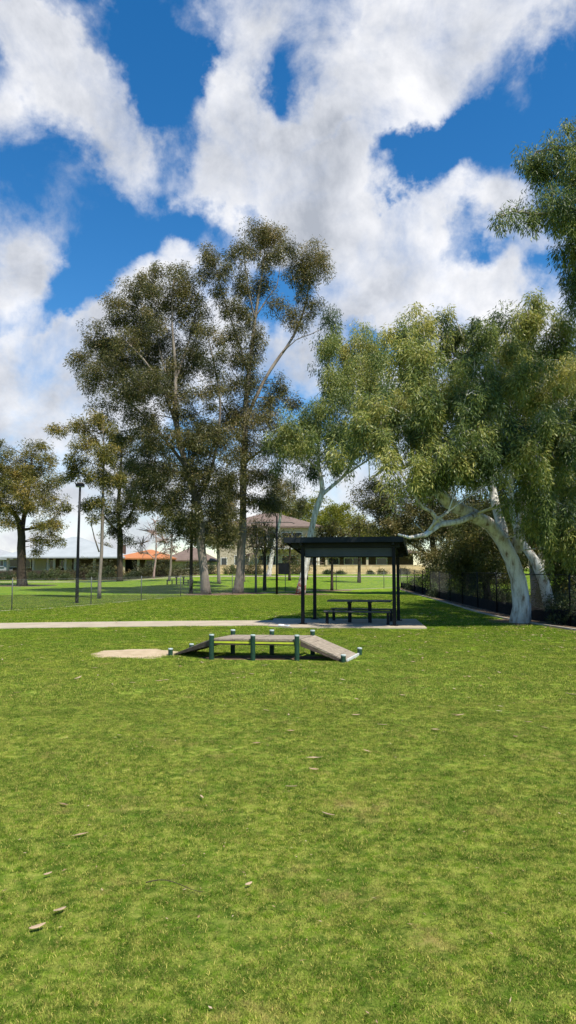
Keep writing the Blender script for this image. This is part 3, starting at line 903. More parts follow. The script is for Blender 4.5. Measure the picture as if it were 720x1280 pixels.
def house(name, label, pxl, pxr, D, depth, y_base, y_eave, y_ridge, wall_m, roof_m, wins=(), doors=(), cols=(), ver=0.0, hip=True, ov=.5, extra=None, chimney=None):
    """front facade spans pixels pxl..pxr at distance D"""
    x0, x1 = P(pxl, 700, D).x, P(pxr, 700, D).x
    zb, ze, zr = P(360, y_base, D).z, P(360, y_eave, D).z, P(360, y_ridge, D + depth / 2).z
    base = Vector(((x0 + x1) / 2, D, min(zb, gz((x0 + x1) / 2, D)) - .1))
    root = thing(name, label, 'house', base)
    fx0, fx1 = x0 - base.x, x1 - base.x
    y0 = ver
    MB().box(fx0, fx1, y0, depth, 0, ze - base.z - .19).build('wall', wall_m, root)
    rf = hip_roof(MB(), fx0, fx1, 0 if ver else y0, depth, ze - base.z, zr - base.z, ov, hip).build('roof', roof_m, root)
    if chimney:
        cx = P(chimney, 700, D + depth / 2).x - base.x
        MB().box(cx - .4, cx + .4, depth / 2 - .35, depth / 2 + .35, (zr - base.z) - .6, (zr - base.z) + .7).build('chimney', M_BRICKD, rf)
    for w in wins:
        wx0, wx1 = P(w[0], 700, D + y0).x - base.x, P(w[1], 700, D + y0).x - base.x
        wz0, wz1 = P(360, w[3], D + y0).z - base.z, P(360, w[2], D + y0).z - base.z
        fm = MB(); t = .07
        fm.box(wx0, wx1, y0 - .06, y0 - .004, wz1 - t, wz1); fm.box(wx0, wx1, y0 - .06, y0 - .004, wz0, wz0 + t)
        nm = max(1, int((wx1 - wx0) / .9))
        for k in range(nm + 1):
            xx = wx0 + (wx1 - wx0 - t) * k / nm
            fm.box(xx, xx + t, y0 - .055, y0 - .006, wz0 + t + .002, wz1 - t - .002)
        f = fm.build('window', M_WHITEW if not (len(w) > 4) else w[4], root)
        MB().box(wx0 + t, wx1 - t, y0 - .03, y0 - .012, wz0 + t, wz1 - t).build('pane', M_GLASS, f)
        MB().box(wx0 - .08, wx1 + .08, y0 - .12, y0 - .003, wz0 - .08, wz0 - .004).build('sill', wall_m, f)
    for d in doors:
        dx0, dx1 = P(d[0], 700, D + y0).x - base.x, P(d[1], 700, D + y0).x - base.x
        dz1 = P(360, d[2], D + y0).z - base.z
        dd = MB().box(dx0, dx1, y0 - .05, y0 - .004, .1, dz1).build('door', d[3], root)
        MB().box(dx1 - .2, dx1 - .12, y0 - .09, y0 - .052, dz1 * .45, dz1 * .5).build('handle', M_GALV, dd)
    for c in cols:
        cx = P(c, 700, D).x - base.x
        MB().box(cx - .14, cx + .14, -.1, .18, 0, ze - base.z - .19).build('column', M_CREAM if wall_m is not M_WHITEW else M_WHITEW, root)
    return root


h = house('house', 'long low house with a pale blue-grey metal hip roof behind the dry bank', 8, 142, 92, 13, 716, 696, 671, M_BRICKD, M_PALE,
          wins=[(12, 24, 699, 709), (30, 39, 699, 710), (62, 67, 700, 712), (75, 80, 700, 710)], doors=[(84, 90, 699, M_CREAM), (44, 58, 698.5, M_CREAM)], cols=(10, 42, 60, 68, 82, 94, 118), ver=2.2, ov=.9)
house('house', 'small grey gabled house at the left edge of the picture', -70, 8, 98, 10, 716, 698, 684, M_GREYT, M_GREYT, wins=[(-20, -8, 700, 710), (0, 5, 700, 708)])
house('house', 'brick house with a bright orange tiled roof and white columns', 146, 212, 95, 10, 716, 697.5, 687, M_BRICKD, M_TILEO, wins=[(182, 196, 700, 710)], doors=[(158, 171, 699, M_BLACK)], cols=(155, 173, 192), ver=2.0, ov=.6, chimney=153)
house('house', 'low cream house with a dull pinkish brown roof beside the orange roofed one', 206, 262, 97, 11, 716, 700, 684, M_CREAM, M_TILEB, wins=[(232, 240, 702, 711), (246, 254, 702, 711)])
h2 = house('two_storey_house', 'cream two-storey house with a brown tiled roof behind the limestone wall', 274, 398, 89, 11, 718, 658, 641, M_CREAM, M_TILEB,
           wins=[(276, 284, 697, 710), (293, 312, 694, 709), (322, 345, 694, 709), (352, 372, 694, 709), (386, 396, 695, 714), (322, 346, 665, 683), (283, 293, 668, 682), (352, 378, 665, 683)], ov=.6)
bx0, bx1 = P(318, 700, 88).x - h2.location.x, P(384, 700, 88).x - h2.location.x
bz = P(360, 684, 88).z - h2.location.z
bal = MB().box(bx0, bx1, -1.6, -.004, bz - .25, bz).build('balcony', M_WHITEW, h2)
MB().box(bx0, bx1, -1.6, -1.54, bz + .9, bz + .97).build('railing', M_BLACK, bal)
for k in range(22):
    pass
rl = MB()
for k in range(34):
    x = bx0 + (bx1 - bx0) * k / 33; rl.box(x - .02, x + .02, -1.585, -1.555, bz + .002, bz + .9)
rl.build('balusters', M_BLACK, bal)
house('house', 'dark low house with a deep verandah seen under the shelter roof', 404, 520, 93, 11, 717, 690, 677, M_BRICKD, M_TILEB, wins=[(410, 424, 697, 706), (430, 452, 697, 706), (470, 484, 697, 706)], cols=(408, 459, 497), ver=2.0)
house('house', 'small white house glimpsed through the trees behind the big white gum', 590, 640, 70, 9, 722, 674, 662, M_WHITEW, M_PALE, wins=[(607, 616, 678, 690), (624, 632, 678, 690)])

# limestone retaining wall
x0, x1 = P(252, 700, 85).x, P(532, 700, 85).x
lw = thing('limestone_wall', 'long honey coloured limestone block wall at the far edge of the lawn', 'wall', ((x0 + x1) / 2, 85, gz(0, 85)))
hx = (x1 - x0) / 2
wl = MB(); nb = 34
for r_ in range(3):
    for k in range(nb + 1):
        a = -hx + (k - .5 * (r_ % 2)) * 2 * hx / nb; b = a + 2 * hx / nb - .02
        a, b = max(a, -hx), min(b, hx)
        if b > a: wl.box(a, b, random.uniform(-.01, .01), .3, -.2 + r_ * .41 + .002 * (r_ > 0), -.2 + (r_ + 1) * .41 - .012)
wl.build('blocks', M_LIME, lw)
MB().box(-hx, hx, .03, .28, -.2, 1.0).build('mortar', M_BANK, lw)
MB().box(-hx - .03, hx + .03, -.04, .34, 1.03, 1.1).build('coping', M_LIME, lw)

# dark picket fence of the left house
p = Vector((P(0, 700, 90).x, 89.9, gz(-35, 90) + .2))
df = thing('garden_fence', 'low dark slat fence in front of the pale roofed house', 'fence', p)
m1 = MB(); xx = -7.0
while xx < 11.6:
    m1.box(xx, xx + .11, -.02, .02, 0, .95 + random.uniform(-.01, .01)); xx += .15
m1.build('slats', M_BARKD, df)
MB().box(-7, 11.6, .022, .07, .18, .26).build('rail', M_BARKD, df)
MB().box(-7, 11.6, .022, .07, .72, .80).build('rail', M_BARKD, df)
MB().box(-7, 11.6, .072, .1, .0, .72).build('backing', M_BRICKD, df)


# ---------------------------------------------------------------- bushes
def bush(name, label, px, D, w, h, leaf, n=60, per=28, ln=.10, wd=.03, tint=.4, cat='bush', hang=-.1, group=None, z=None):
    x = P(px, 700, D).x; b = Vector((x, D, gz(x, D) if z is None else z))
    root = thing(name, label, cat, b, group=group)
    st = MB(); c = []
    for k in range(n):
        u = Vector(rand_unit(1)[0]); u.z = abs(u.z) * .9 + .05
        kk = random.uniform(.5, 1) * (1 + .45 * mnoise.noise(u * 2.4 + Vector((px * .37, D, 0))))
        q = Vector((u.x * w / 2 * kk, u.y * min(w, 2.2) / 2 * kk, u.z * h * kk)); c.append(q)
        if k % 3 == 0:
            st.tube([(random.uniform(-.1, .1) * w, 0, 0), Vector(q) * .55 + Vector((0, 0, .05)), q], [.02, .012, .005], 3, cap=False)
    st.build('stems', M_BARKD, root)
    c = np.array([[*q] for q in c])
    v, q, t = leaves(c, per, .12 * max(1, w / 3), .12, ln, wd, hang, tint + rng.normal(size=n) * .15)
    np_mesh('foliage', v, q, leaf, root, t)
    return root


BL = [  # px, D, width, height, material, tint, label
    (6, 84.2, 2.6, 1.1, LEAF_BUSH, .3, 'dark rounded bush at the left picture edge before the dry bank'),
    (42, 84.0, 2.4, .9, LEAF_BUSH, .45, 'mid green bush just right of the leftmost tree trunk'),
    (57, 84.3, 2.6, 1.2, LEAF_BUSH, .5, 'broad green bush between the leftmost tree and the lamp post'),
    (68, 84.2, 2.0, 1.5, LEAF_BUSH, .7, 'spiky bright green bush left of the lamp post'),
    (83, 84.0, 1.6, .9, LEAF_BUSH, .6, 'small yellowish bush close to the lamp post'),
    (105, 86.0, 3.6, 2.6, LEAF_DARK, .15, 'tall dark shrub just right of the lamp post'),
    (118, 84.5, 2.2, 1.2, LEAF_BUSH, .6, 'green shrub left of the thin pale trunk'),
    (136, 86, 2.8, 1.7, LEAF_BUSH, .35, 'dense bush right of the thin pale trunk'),
    (150, 88, 2.6, 2.0, LEAF_DARK, .8, 'reddish brown shrub below the orange roof'),
    (166, 86.0, 3.6, 1.0, LEAF_BUSH, .3, 'low bush in front of the white columns'),
    (184, 86.5, 3.4, 1.9, LEAF_DARK, .1, 'black-green shrub behind the bare pinkish tree'),
    (203, 87.5, 4.2, 2.9, LEAF_DARK, .1, 'big black-green shrub right of the bare pinkish tree'),
    (222, 86, 3.4, 1.4, LEAF_DARK, .2, 'dark shrub behind the distant picnic table'),
    (243, 87, 3.6, 2.2, LEAF_DARK, .15, 'dark shrub between the two big left trunks'),
    (262, 84, 2.6, 1.4, LEAF_BUSH, .3, 'low bush at the left end of the limestone wall'),
    (289, 83.5, 2.2, 1.3, LEAF_BUSH, .85, 'bright green agave-like bush against the limestone wall'),
    (303, 83.8, 1.5, .8, LEAF_BUSH, .5, 'small bush beside the bright green one at the wall'),
    (410, 83.6, 1.2, .6, LEAF_BUSH, .4, 'small bush at the wall seen between the left shelter posts'),
    (425, 83.5, 1.4, .5, LEAF_BUSH, .4, 'low bush at the wall left of the middle of the shelter'),
    (463, 83.6, .9, .45, LEAF_BUSH, .4, 'tiny bush at the wall right of the thin trunk in the shelter view'),
    (28, 87.5, 3.2, 1.7, LEAF_DARK, .2, 'dark shrub behind the leftmost trunk against the slat fence'),
    (74, 87.8, 3.4, 2.0, LEAF_DARK, .25, 'tall dark shrub against the slat fence just left of the lamp post'),
    (128, 88, 3.0, 2.6, LEAF_DARK, .15, 'tall black-green shrub at the right end of the pale roofed house'),
    (175, 88.5, 2.4, 2.2, LEAF_DARK, .15, 'dark shrub in front of the orange roofed house windows'),
    (318, 84, 2.8, 2.3, LEAF_DARK, .3, 'tall dark shrub at the wall before the two-storey house'),
    (372, 84, 3.4, 2.2, LEAF_DARK, .3, 'broad dark shrub at the wall behind the leaning pale gum'),
    (478, 83.4, 1.4, .7, LEAF_DARK, .4, 'dark rounded bush at the wall left of the right shelter posts'),
    (505, 83.6, 1.8, .8, LEAF_DARK, .3, 'dark bush at the right end of the limestone wall'),
]
for (px, D, w, hh, lf, ti, lb) in BL:
    bush('bush', lb, px, D, w, hh, lf, n=int(30 + 22 * w), tint=ti, group='bushes along the far garden edge', ln=.16, wd=.05)

# ---------------------------------------------------------------- trees
def T(*a, **k): return tree(*a, **k)


# the big white gum on the right
T('gum_tree', 'big leaning white-trunked gum tree with dense weeping foliage at the black fence', 21.6,
  [[(650, 779, .275, 0), (652, 758, .23, 0), (648, 725, .215, 0), (640, 700, .215, 0), (628, 676, .20, -.1), (612, 655, .19, -.3), (588, 642, .19, -.6), (560, 628, .16, -.9), (540, 606, .13, -1.1), (530, 570, .10, -1.2), (525, 520, .08, -1.0), (528, 460, .05, -.6)],
   [(632, 688, .18, 0), (628, 660, .14, .4), (620, 635, .12, .7), (612, 590, .10, 1.0), (600, 530, .08, 1.2), (590, 450, .05, 1.2)],
   [(645, 690, .17, .1), (652, 655, .15, .2), (662, 600, .12, .4), (672, 530, .10, .6), (680, 450, .06, .8)],
   [(594, 643, .10, -.8), (572, 652, .09, -1.4), (550, 655, .085, -2.0), (532, 668, .07, -2.4), (512, 672, .045, -2.7), (498, 668, .03, -2.9)],
   [(550, 655, .065, -2.0), (540, 640, .05, -2.3), (528, 634, .045, -2.6), (520, 622, .035, -2.8)],
   [(536, 664, .055, -2.3), (548, 648, .04, -2.6), (560, 640, .03, -2.8)],
   [(560, 655, .05, -1.0), (545, 645, .035, -1.0), (535, 670, .03, -.9), (520, 655, .02, -.8)],
   [(532, 560, .07, -1.2), (505, 585, .055, -1.6), (480, 586, .045, -2.0), (462, 600, .03, -2.3)],
   [(505, 585, .05, -1.6), (492, 556, .045, -1.9), (484, 540, .04, -2.0), (482, 512, .03, -2.1)],
   [(655, 640, .10, .2), (690, 600, .08, -.2), (715, 540, .06, -.6), (740, 480, .05, -.8)]],
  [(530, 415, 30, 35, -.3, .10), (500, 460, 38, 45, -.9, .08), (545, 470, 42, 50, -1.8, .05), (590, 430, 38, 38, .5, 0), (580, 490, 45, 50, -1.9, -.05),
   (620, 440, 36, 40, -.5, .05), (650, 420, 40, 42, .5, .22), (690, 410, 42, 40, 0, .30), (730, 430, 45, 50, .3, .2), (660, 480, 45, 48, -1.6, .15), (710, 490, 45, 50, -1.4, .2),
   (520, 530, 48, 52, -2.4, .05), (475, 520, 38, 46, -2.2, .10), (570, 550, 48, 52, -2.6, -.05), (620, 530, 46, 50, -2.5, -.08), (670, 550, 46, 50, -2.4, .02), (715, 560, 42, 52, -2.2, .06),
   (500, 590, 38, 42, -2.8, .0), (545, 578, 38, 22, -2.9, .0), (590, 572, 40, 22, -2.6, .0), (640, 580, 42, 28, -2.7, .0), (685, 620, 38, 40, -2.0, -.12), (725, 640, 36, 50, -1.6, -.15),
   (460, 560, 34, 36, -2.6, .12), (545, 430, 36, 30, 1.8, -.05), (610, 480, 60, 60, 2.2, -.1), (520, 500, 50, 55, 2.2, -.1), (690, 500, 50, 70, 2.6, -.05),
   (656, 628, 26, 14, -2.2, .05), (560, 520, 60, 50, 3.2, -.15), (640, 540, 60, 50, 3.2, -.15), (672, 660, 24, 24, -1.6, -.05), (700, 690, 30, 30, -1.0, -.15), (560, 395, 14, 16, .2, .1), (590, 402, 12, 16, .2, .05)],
  LEAF_WEEP, M_BARKP, sprays=2300, per=84, spread=.13, drop=.22, length=.15, width=.027, hang=.55, bright=.46, solid=.35, branchy=.4, loose_f=.10, clump=9, hubt=.22)
# its neighbour trunks behind the fence
T('gum_tree', 'pale trunk leaning left behind the black fence, right of the big white gum', 24.5,
  [[(690, 757, .18, 0), (680, 728, .16, 0), (668, 700, .14, .0), (655, 682, .12, .2), (640, 640, .10, .6), (640, 560, .07, 1)],
   [(680, 728, .12, 0), (676, 690, .10, .6), (700, 620, .08, 1.0), (720, 520, .06, 1.4)]],
  [(700, 600, 50, 60, 1.5), (740, 560, 50, 70, 1.0), (640, 560, 40, 50, 1.5), (705, 660, 34, 40, .5), (735, 690, 36, 46, .2), (690, 500, 40, 50, 2.0), (740, 480, 40, 60, 1.6)],
  LEAF_WEEP, M_BARKP, sprays=651, per=84, spread=.16, drop=.24, length=.15, width=.028, hang=.6, bright=.22)
T('gum_tree', 'stout grey gum with its foot beside the fence behind the big white gum', 27,
  [[(674, 758, .27, 0), (672, 735, .24, 0), (668, 700, .2, .2), (664, 640, .16, .6), (660, 560, .1, .8)]],
  [(640, 540, 50, 60, 1.5), (690, 560, 50, 60, 2), (660, 470, 50, 50, 1.5), (620, 610, 40, 34, 1.5)],
  LEAF_DARK, M_BARKG, sprays=418, per=75, spread=.18, drop=.22, length=.16, width=.03, hang=.5, bright=.4)

# tall weeping tree off the right edge whose crown hangs into the sky
T('gum_tree', 'tall weeping gum whose crown hangs in from the right edge against the sky', 17.5,
  [[(846, 793, .32, 1), (842, 650, .28, 1), (835, 500, .24, .9), (820, 380, .19, .5), (800, 280, .14, .2), (780, 180, .09, 0), (775, 130, .05, 0)],
   [(826, 420, .14, .7), (780, 370, .09, .4), (740, 340, .06, .2), (718, 320, .04, .1)],
   [(805, 300, .12, .2), (760, 270, .08, -.2), (715, 262, .05, -.4), (670, 268, .03, -.4), (640, 264, .02, -.4)],
   [(790, 220, .09, .1), (750, 190, .06, .4), (700, 185, .04, .6), (670, 190, .025, .6)],
   [(835, 480, .1, .9), (880, 380, .08, 1.6), (910, 290, .05, 2)],
   [(810, 330, .1, .5), (850, 260, .07, 1.8), (860, 180, .05, 2.4)]],
  [(725, 165, 34, 30, .3, .08), (683, 200, 26, 30, .5, .0), (660, 215, 15, 36, .6, -.1), (712, 215, 34, 34, .2, .02), (690, 262, 34, 28, -.4, -.02), (648, 266, 24, 16, -.4, -.05), (626, 272, 11, 12, -.4, -.05),
   (728, 270, 36, 36, -.6, .12), (715, 310, 22, 24, 0, .0), (735, 335, 34, 36, .2, -.05), (760, 200, 40, 50, -.5, .05), (770, 290, 42, 50, -.8, .05), (770, 130, 36, 34, 0, .1), (722, 362, 14, 26, .2, -.2),
   (800, 220, 46, 60, 1.5, 0), (830, 160, 46, 46, 1.8, 0), (860, 260, 50, 60, 1.8, 0), (900, 330, 46, 60, 2, 0), (790, 380, 40, 40, .4, -.05)],
  LEAF_WEEP, M_BARKG, sprays=713, per=113, spread=.12, drop=.23, length=.135, width=.022, hang=.7, bright=.42, solid=.2, branchy=.6)

# olive weeping tree behind the shelter with a leaning pale trunk
T('gum_tree', 'leaning pale gum with rusty bark at its foot, directly left of the shelter', 44.5,
  [[(376, 744, .27, 0), (379, 722, .24, 0), (384, 695, .22, 0), (389, 665, .20, 0), (396, 635, .18, 0), (403, 612, .15, 0), (398, 580, .12, .2), (400, 530, .10, .4), (408, 470, .07, .6), (415, 420, .05, .8)],
   [(401, 620, .12, 0), (418, 605, .10, .2), (434, 590, .09, .3), (445, 560, .08, .4), (450, 500, .06, .6), (450, 440, .04, .6)],
   [(399, 590, .08, .2), (380, 570, .06, .0), (360, 558, .05, -.3)],
   [(434, 592, .07, .3), (460, 575, .05, .4), (478, 560, .03, .4)]],
  [(448, 425, 30, 24, 0, .30), (415, 440, 20, 28, 0, .1), (455, 465, 34, 32, -1, .28), (425, 480, 26, 26, -1.5, .1), (470, 500, 32, 30, -1, .1), (435, 515, 30, 28, -2, .1), (400, 520, 26, 22, -1.5, .15), (365, 530, 24, 18, -1.5, .25),
   (350, 555, 22, 20, -1, .2), (380, 555, 28, 24, -2, .25), (420, 555, 28, 24, -2, .1), (455, 545, 28, 26, -2, .1), (480, 545, 20, 30, -1, .0), (350, 580, 16, 10, -.5, .0), (385, 590, 20, 12, 0, -.1), (430, 585, 18, 10, 0, -.1), (470, 450, 20, 26, .5, .1),
   (412, 400, 12, 16, .4, -.5), (410, 420, 14, 14, .4, -.3), (440, 470, 44, 40, 2.5, -.1), (390, 545, 44, 26, 2, -.1)],
  LEAF_WEEP, M_BARKP, sprays=930, per=92, spread=.24, drop=.42, length=.21, width=.042, hang=.65, bright=.36, solid=.25, branchy=.4, loose_f=.2, clump=8, hubt=.2)

# the two tall gums left of centre
T('gum_tree', 'broad tall dark-crowned gum with a curving pale trunk, left of centre', 44.5,
  [[(258, 744, .30, 0), (256, 720, .27, 0), (252, 690, .26, 0), (250, 655, .25, 0), (244, 620, .23, 0), (234, 585, .2, 0), (224, 550, .18, 0), (219, 510, .15, 0), (219, 460, .10, 0), (215, 400, .055, 0), (217, 350, .025, 0)],
   [(246, 628, .12, 0), (260, 600, .1, -.5), (270, 560, .08, -.8), (275, 500, .06, -1), (262, 430, .04, -1)],
   [(236, 590, .12, 0), (215, 560, .1, .8), (190, 530, .08, 1.2), (160, 500, .06, 1.5), (130, 460, .04, 1.5)],
   [(222, 540, .1, 0), (205, 490, .08, -1), (180, 450, .06, -1.4), (150, 420, .04, -1.5)],
   [(218, 480, .08, 0), (235, 430, .06, .8), (245, 390, .04, 1)],
   [(219, 500, .07, 0), (200, 440, .05, 1), (195, 390, .03, 1.4)]],
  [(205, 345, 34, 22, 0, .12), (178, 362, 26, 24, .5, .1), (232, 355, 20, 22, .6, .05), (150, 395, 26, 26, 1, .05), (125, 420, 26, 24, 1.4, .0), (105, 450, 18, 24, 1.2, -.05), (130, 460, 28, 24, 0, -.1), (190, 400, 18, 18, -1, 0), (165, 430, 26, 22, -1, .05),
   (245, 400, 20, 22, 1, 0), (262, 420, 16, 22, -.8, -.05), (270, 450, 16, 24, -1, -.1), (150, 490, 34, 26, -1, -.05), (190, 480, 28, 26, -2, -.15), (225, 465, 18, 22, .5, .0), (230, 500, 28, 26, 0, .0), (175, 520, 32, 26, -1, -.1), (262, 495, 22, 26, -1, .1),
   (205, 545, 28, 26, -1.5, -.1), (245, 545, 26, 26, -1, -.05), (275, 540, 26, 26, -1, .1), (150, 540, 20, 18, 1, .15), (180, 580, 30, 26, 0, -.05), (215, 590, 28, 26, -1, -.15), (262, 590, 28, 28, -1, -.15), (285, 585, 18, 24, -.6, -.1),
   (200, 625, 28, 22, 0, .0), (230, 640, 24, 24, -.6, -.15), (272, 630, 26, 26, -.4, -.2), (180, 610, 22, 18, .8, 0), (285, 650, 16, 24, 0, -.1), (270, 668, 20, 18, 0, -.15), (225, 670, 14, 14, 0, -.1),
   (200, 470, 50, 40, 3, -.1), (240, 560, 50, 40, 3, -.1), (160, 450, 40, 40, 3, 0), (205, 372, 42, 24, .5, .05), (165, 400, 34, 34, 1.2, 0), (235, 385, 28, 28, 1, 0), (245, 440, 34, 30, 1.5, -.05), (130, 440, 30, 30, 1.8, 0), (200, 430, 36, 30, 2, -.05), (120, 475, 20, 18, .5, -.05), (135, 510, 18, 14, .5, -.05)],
  LEAF_DARK, M_BARKG, sprays=2450, per=64, spread=.25, drop=.26, length=.19, width=.044, hang=.35, bright=.42, solid=.15, branchy=.5)
T('gum_tree', 'tallest gum with a straight grey trunk, forked top and open tufted crown', 46,
  [[(298, 742, .34, 0), (300, 720, .28, 0), (302, 680, .25, 0), (304, 640, .23, 0), (304, 600, .21, 0), (306, 550, .19, 0), (308, 500, .17, 0), (314, 440, .13, 0), (320, 390, .09, 0), (328, 340, .06, 0), (332, 300, .03, 0)],
   [(309, 520, .12, 0), (328, 480, .11, .3), (345, 452, .10, .5), (362, 428, .085, .8), (374, 405, .07, 1), (384, 370, .05, 1.2), (388, 330, .03, 1.3)],
   [(352, 442, .05, .6), (370, 425, .03, .2), (388, 418, .025, -.2), (402, 411, .02, -.4)],
   [(319, 400, .06, 0), (312, 370, .045, -.4), (307, 340, .035, -.6), (305, 310, .02, -.8)],
   [(320, 395, .05, 0), (335, 372, .04, .3), (345, 360, .03, .4), (350, 335, .02, .4)],
   [(311, 470, .08, 0), (296, 420, .06, -.6), (282, 380, .045, -1), (272, 345, .03, -1.2), (265, 320, .02, -1.2)],
   [(306, 560, .07, 0), (290, 530, .05, .6), (275, 500, .04, 1)],
   [(305, 580, .08, 0), (330, 560, .06, -.6), (350, 545, .04, -1)]],
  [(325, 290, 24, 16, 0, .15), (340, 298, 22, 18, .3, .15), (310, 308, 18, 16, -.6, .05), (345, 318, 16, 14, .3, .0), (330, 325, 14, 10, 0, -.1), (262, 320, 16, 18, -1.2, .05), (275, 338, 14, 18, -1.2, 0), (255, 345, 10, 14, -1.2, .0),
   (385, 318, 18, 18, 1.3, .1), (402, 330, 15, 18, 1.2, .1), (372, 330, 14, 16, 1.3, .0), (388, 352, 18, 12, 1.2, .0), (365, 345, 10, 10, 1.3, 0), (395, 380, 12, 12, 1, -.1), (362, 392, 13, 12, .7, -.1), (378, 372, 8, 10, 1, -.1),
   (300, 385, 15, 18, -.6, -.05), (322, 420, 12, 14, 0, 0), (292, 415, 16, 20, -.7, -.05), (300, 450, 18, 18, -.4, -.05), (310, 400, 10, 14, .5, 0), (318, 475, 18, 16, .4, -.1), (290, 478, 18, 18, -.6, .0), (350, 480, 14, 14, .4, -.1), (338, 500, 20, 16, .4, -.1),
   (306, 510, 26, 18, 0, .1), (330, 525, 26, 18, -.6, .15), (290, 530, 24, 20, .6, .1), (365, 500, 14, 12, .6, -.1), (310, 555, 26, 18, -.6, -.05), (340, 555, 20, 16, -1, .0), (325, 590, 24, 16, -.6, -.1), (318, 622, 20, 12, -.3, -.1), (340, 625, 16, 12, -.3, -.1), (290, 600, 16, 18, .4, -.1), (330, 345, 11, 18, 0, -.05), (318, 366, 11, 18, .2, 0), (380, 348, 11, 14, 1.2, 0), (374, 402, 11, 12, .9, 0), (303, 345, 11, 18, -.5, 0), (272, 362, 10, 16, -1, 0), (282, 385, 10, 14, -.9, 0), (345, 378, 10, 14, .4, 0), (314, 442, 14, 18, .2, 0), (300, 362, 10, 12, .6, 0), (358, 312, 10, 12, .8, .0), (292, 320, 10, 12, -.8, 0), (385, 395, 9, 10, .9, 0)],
  LEAF_DARK, M_BARKG, sprays=1500, per=56, spread=.26, drop=.30, length=.20, width=.042, hang=.45, bright=.45, solid=.1, branchy=.7, loose_f=.5)

# left trees
T('gum_tree', 'dark brown trunked bushy tree at the far left of the lawn', 62,
  [[(28, 734, .42, 0), (27, 710, .36, 0), (27, 685, .34, 0), (26, 665, .30, 0), (20, 645, .2, 0), (5, 632, .14, 0), (-12, 615, .1, 0)],
   [(27, 668, .22, 0), (31, 640, .18, .4), (36, 610, .12, .6), (40, 575, .08, .8)],
   [(29, 662, .14, 0), (42, 660, .1, -.6), (58, 655, .07, -.8), (65, 650, .04, -.8)]],
  [(45, 562, 20, 14, .5, .1), (12, 575, 18, 16, 0, .05), (30, 590, 20, 16, 0, .1), (58, 580, 16, 16, .5, .1), (-8, 590, 20, 18, 0, 0), (5, 610, 22, 16, -1, 0), (38, 612, 24, 16, -1, .15), (66, 605, 16, 14, 0, .05), (20, 632, 24, 14, -1, .1),
   (55, 632, 22, 14, -1, .1), (74, 630, 12, 14, 0, .0), (-5, 640, 22, 14, 0, .0), (12, 652, 16, 8, -1, .0), (52, 655, 20, 10, -1, .1), (70, 655, 12, 12, -.5, .1), (60, 672, 14, 12, -.6, .1), (48, 682, 9, 12, -.6, .1), (78, 676, 6, 6, -.4, .1), (-25, 620, 24, 24, 0, 0), (20, 600, 36, 26, 3, 0), (-2, 556, 10, 10, 0, 0)],
  LEAF_OLIVE, M_BARKD, sprays=713, per=71, spread=.28, drop=.26, length=.22, width=.055, hang=.3, bright=.38, solid=.15)
T('gum_tree', 'slender pale-stemmed gum just right of the lamp post', 38.5,
  [[(124, 750, .10, 0), (125, 720, .09, 0), (127, 690, .085, 0), (128, 650, .08, 0), (129, 600, .06, 0), (130, 560, .04, 0), (128, 530, .03, 0)],
   [(124, 690, .04, 0), (118, 672, .03, 0), (114, 655, .02, 0), (115, 640, .012, 0)]],
  [(120, 520, 15, 12, 0, .1), (100, 530, 16, 12, .4, .15), (132, 535, 14, 12, .3, .0), (75, 535, 12, 10, .5, .15), (105, 552, 20, 12, 0, .1), (130, 565, 20, 16, -.5, .1), (95, 575, 18, 12, .3, .1), (88, 592, 14, 10, .3, -.1), (115, 590, 20, 12, -.3, .0), (140, 600, 16, 14, 0, .0),
   (110, 630, 10, 9, .2, .0), (125, 628, 14, 12, .2, .0), (118, 645, 8, 8, 0, .0)],
  LEAF_OLIVE, M_BARKG, sprays=266, per=71, spread=.18, drop=.18, length=.17, width=.038, hang=.35, bright=.40, solid=.1, rmin=.009)
T('gum_tree', 'dark leafy gum standing before the orange roofed house', 72,
  [[(150, 724, .3, 0), (150, 700, .28, 0), (150, 670, .26, 0), (148, 640, .2, 0), (150, 600, .15, 0), (152, 570, .1, 0)],
   [(150, 668, .15, 0), (138, 655, .12, 0), (130, 645, .08, 0)], [(150, 660, .14, 0), (165, 640, .1, 0), (175, 615, .07, 0)]],
  [(155, 550, 18, 16, 0, 0), (140, 565, 16, 14, 0, .1), (165, 580, 22, 18, 0, -.1), (145, 600, 22, 16, -1, 0), (175, 600, 16, 18, 0, -.1), (160, 625, 24, 16, -1, -.1), (140, 640, 14, 10, 0, 0), (178, 632, 14, 14, 0, 0), (150, 650, 20, 10, -1, -.1), (142, 664, 16, 8, 0, -.1), (162, 672, 10, 7, 0, -.1),
   (185, 560, 18, 24, 2, -.1), (190, 600, 20, 24, 2, -.1)],
  LEAF_DARK, M_BARKD, sprays=527, per=63, spread=.3, drop=.28, length=.25, width=.065, hang=.3, bright=.38, solid=.15)
T('bare_tree', 'small pale-stemmed tree with bare pinkish twigs near the distant picnic table', 77,
  [[(192, 729, .12, 0), (193, 712, .1, 0), (195, 695, .08, 0), (195, 670, .05, 0), (194, 650, .03, 0)], [(194, 700, .05, 0), (180, 685, .03, 0), (172, 670, .02, 0)], [(195, 695, .05, 0), (208, 682, .03, 0), (214, 668, .02, 0)]],
  [(190, 665, 16, 14, 0), (178, 680, 14, 12, 0), (205, 675, 16, 14, 0), (215, 688, 12, 10, 0), (175, 692, 12, 8, 0), (205, 692, 14, 8, 0), (194, 652, 10, 8, 0)],
  LEAF_DRY, mat('pink_grey_twigs', (.34, .25, .22), (.26, .19, .17), 5, .9), sprays=520, per=1, spread=.2, drop=.15, length=.1, width=.03, hang=.2, bright=.5, rmin=.03, branchy=2.4)
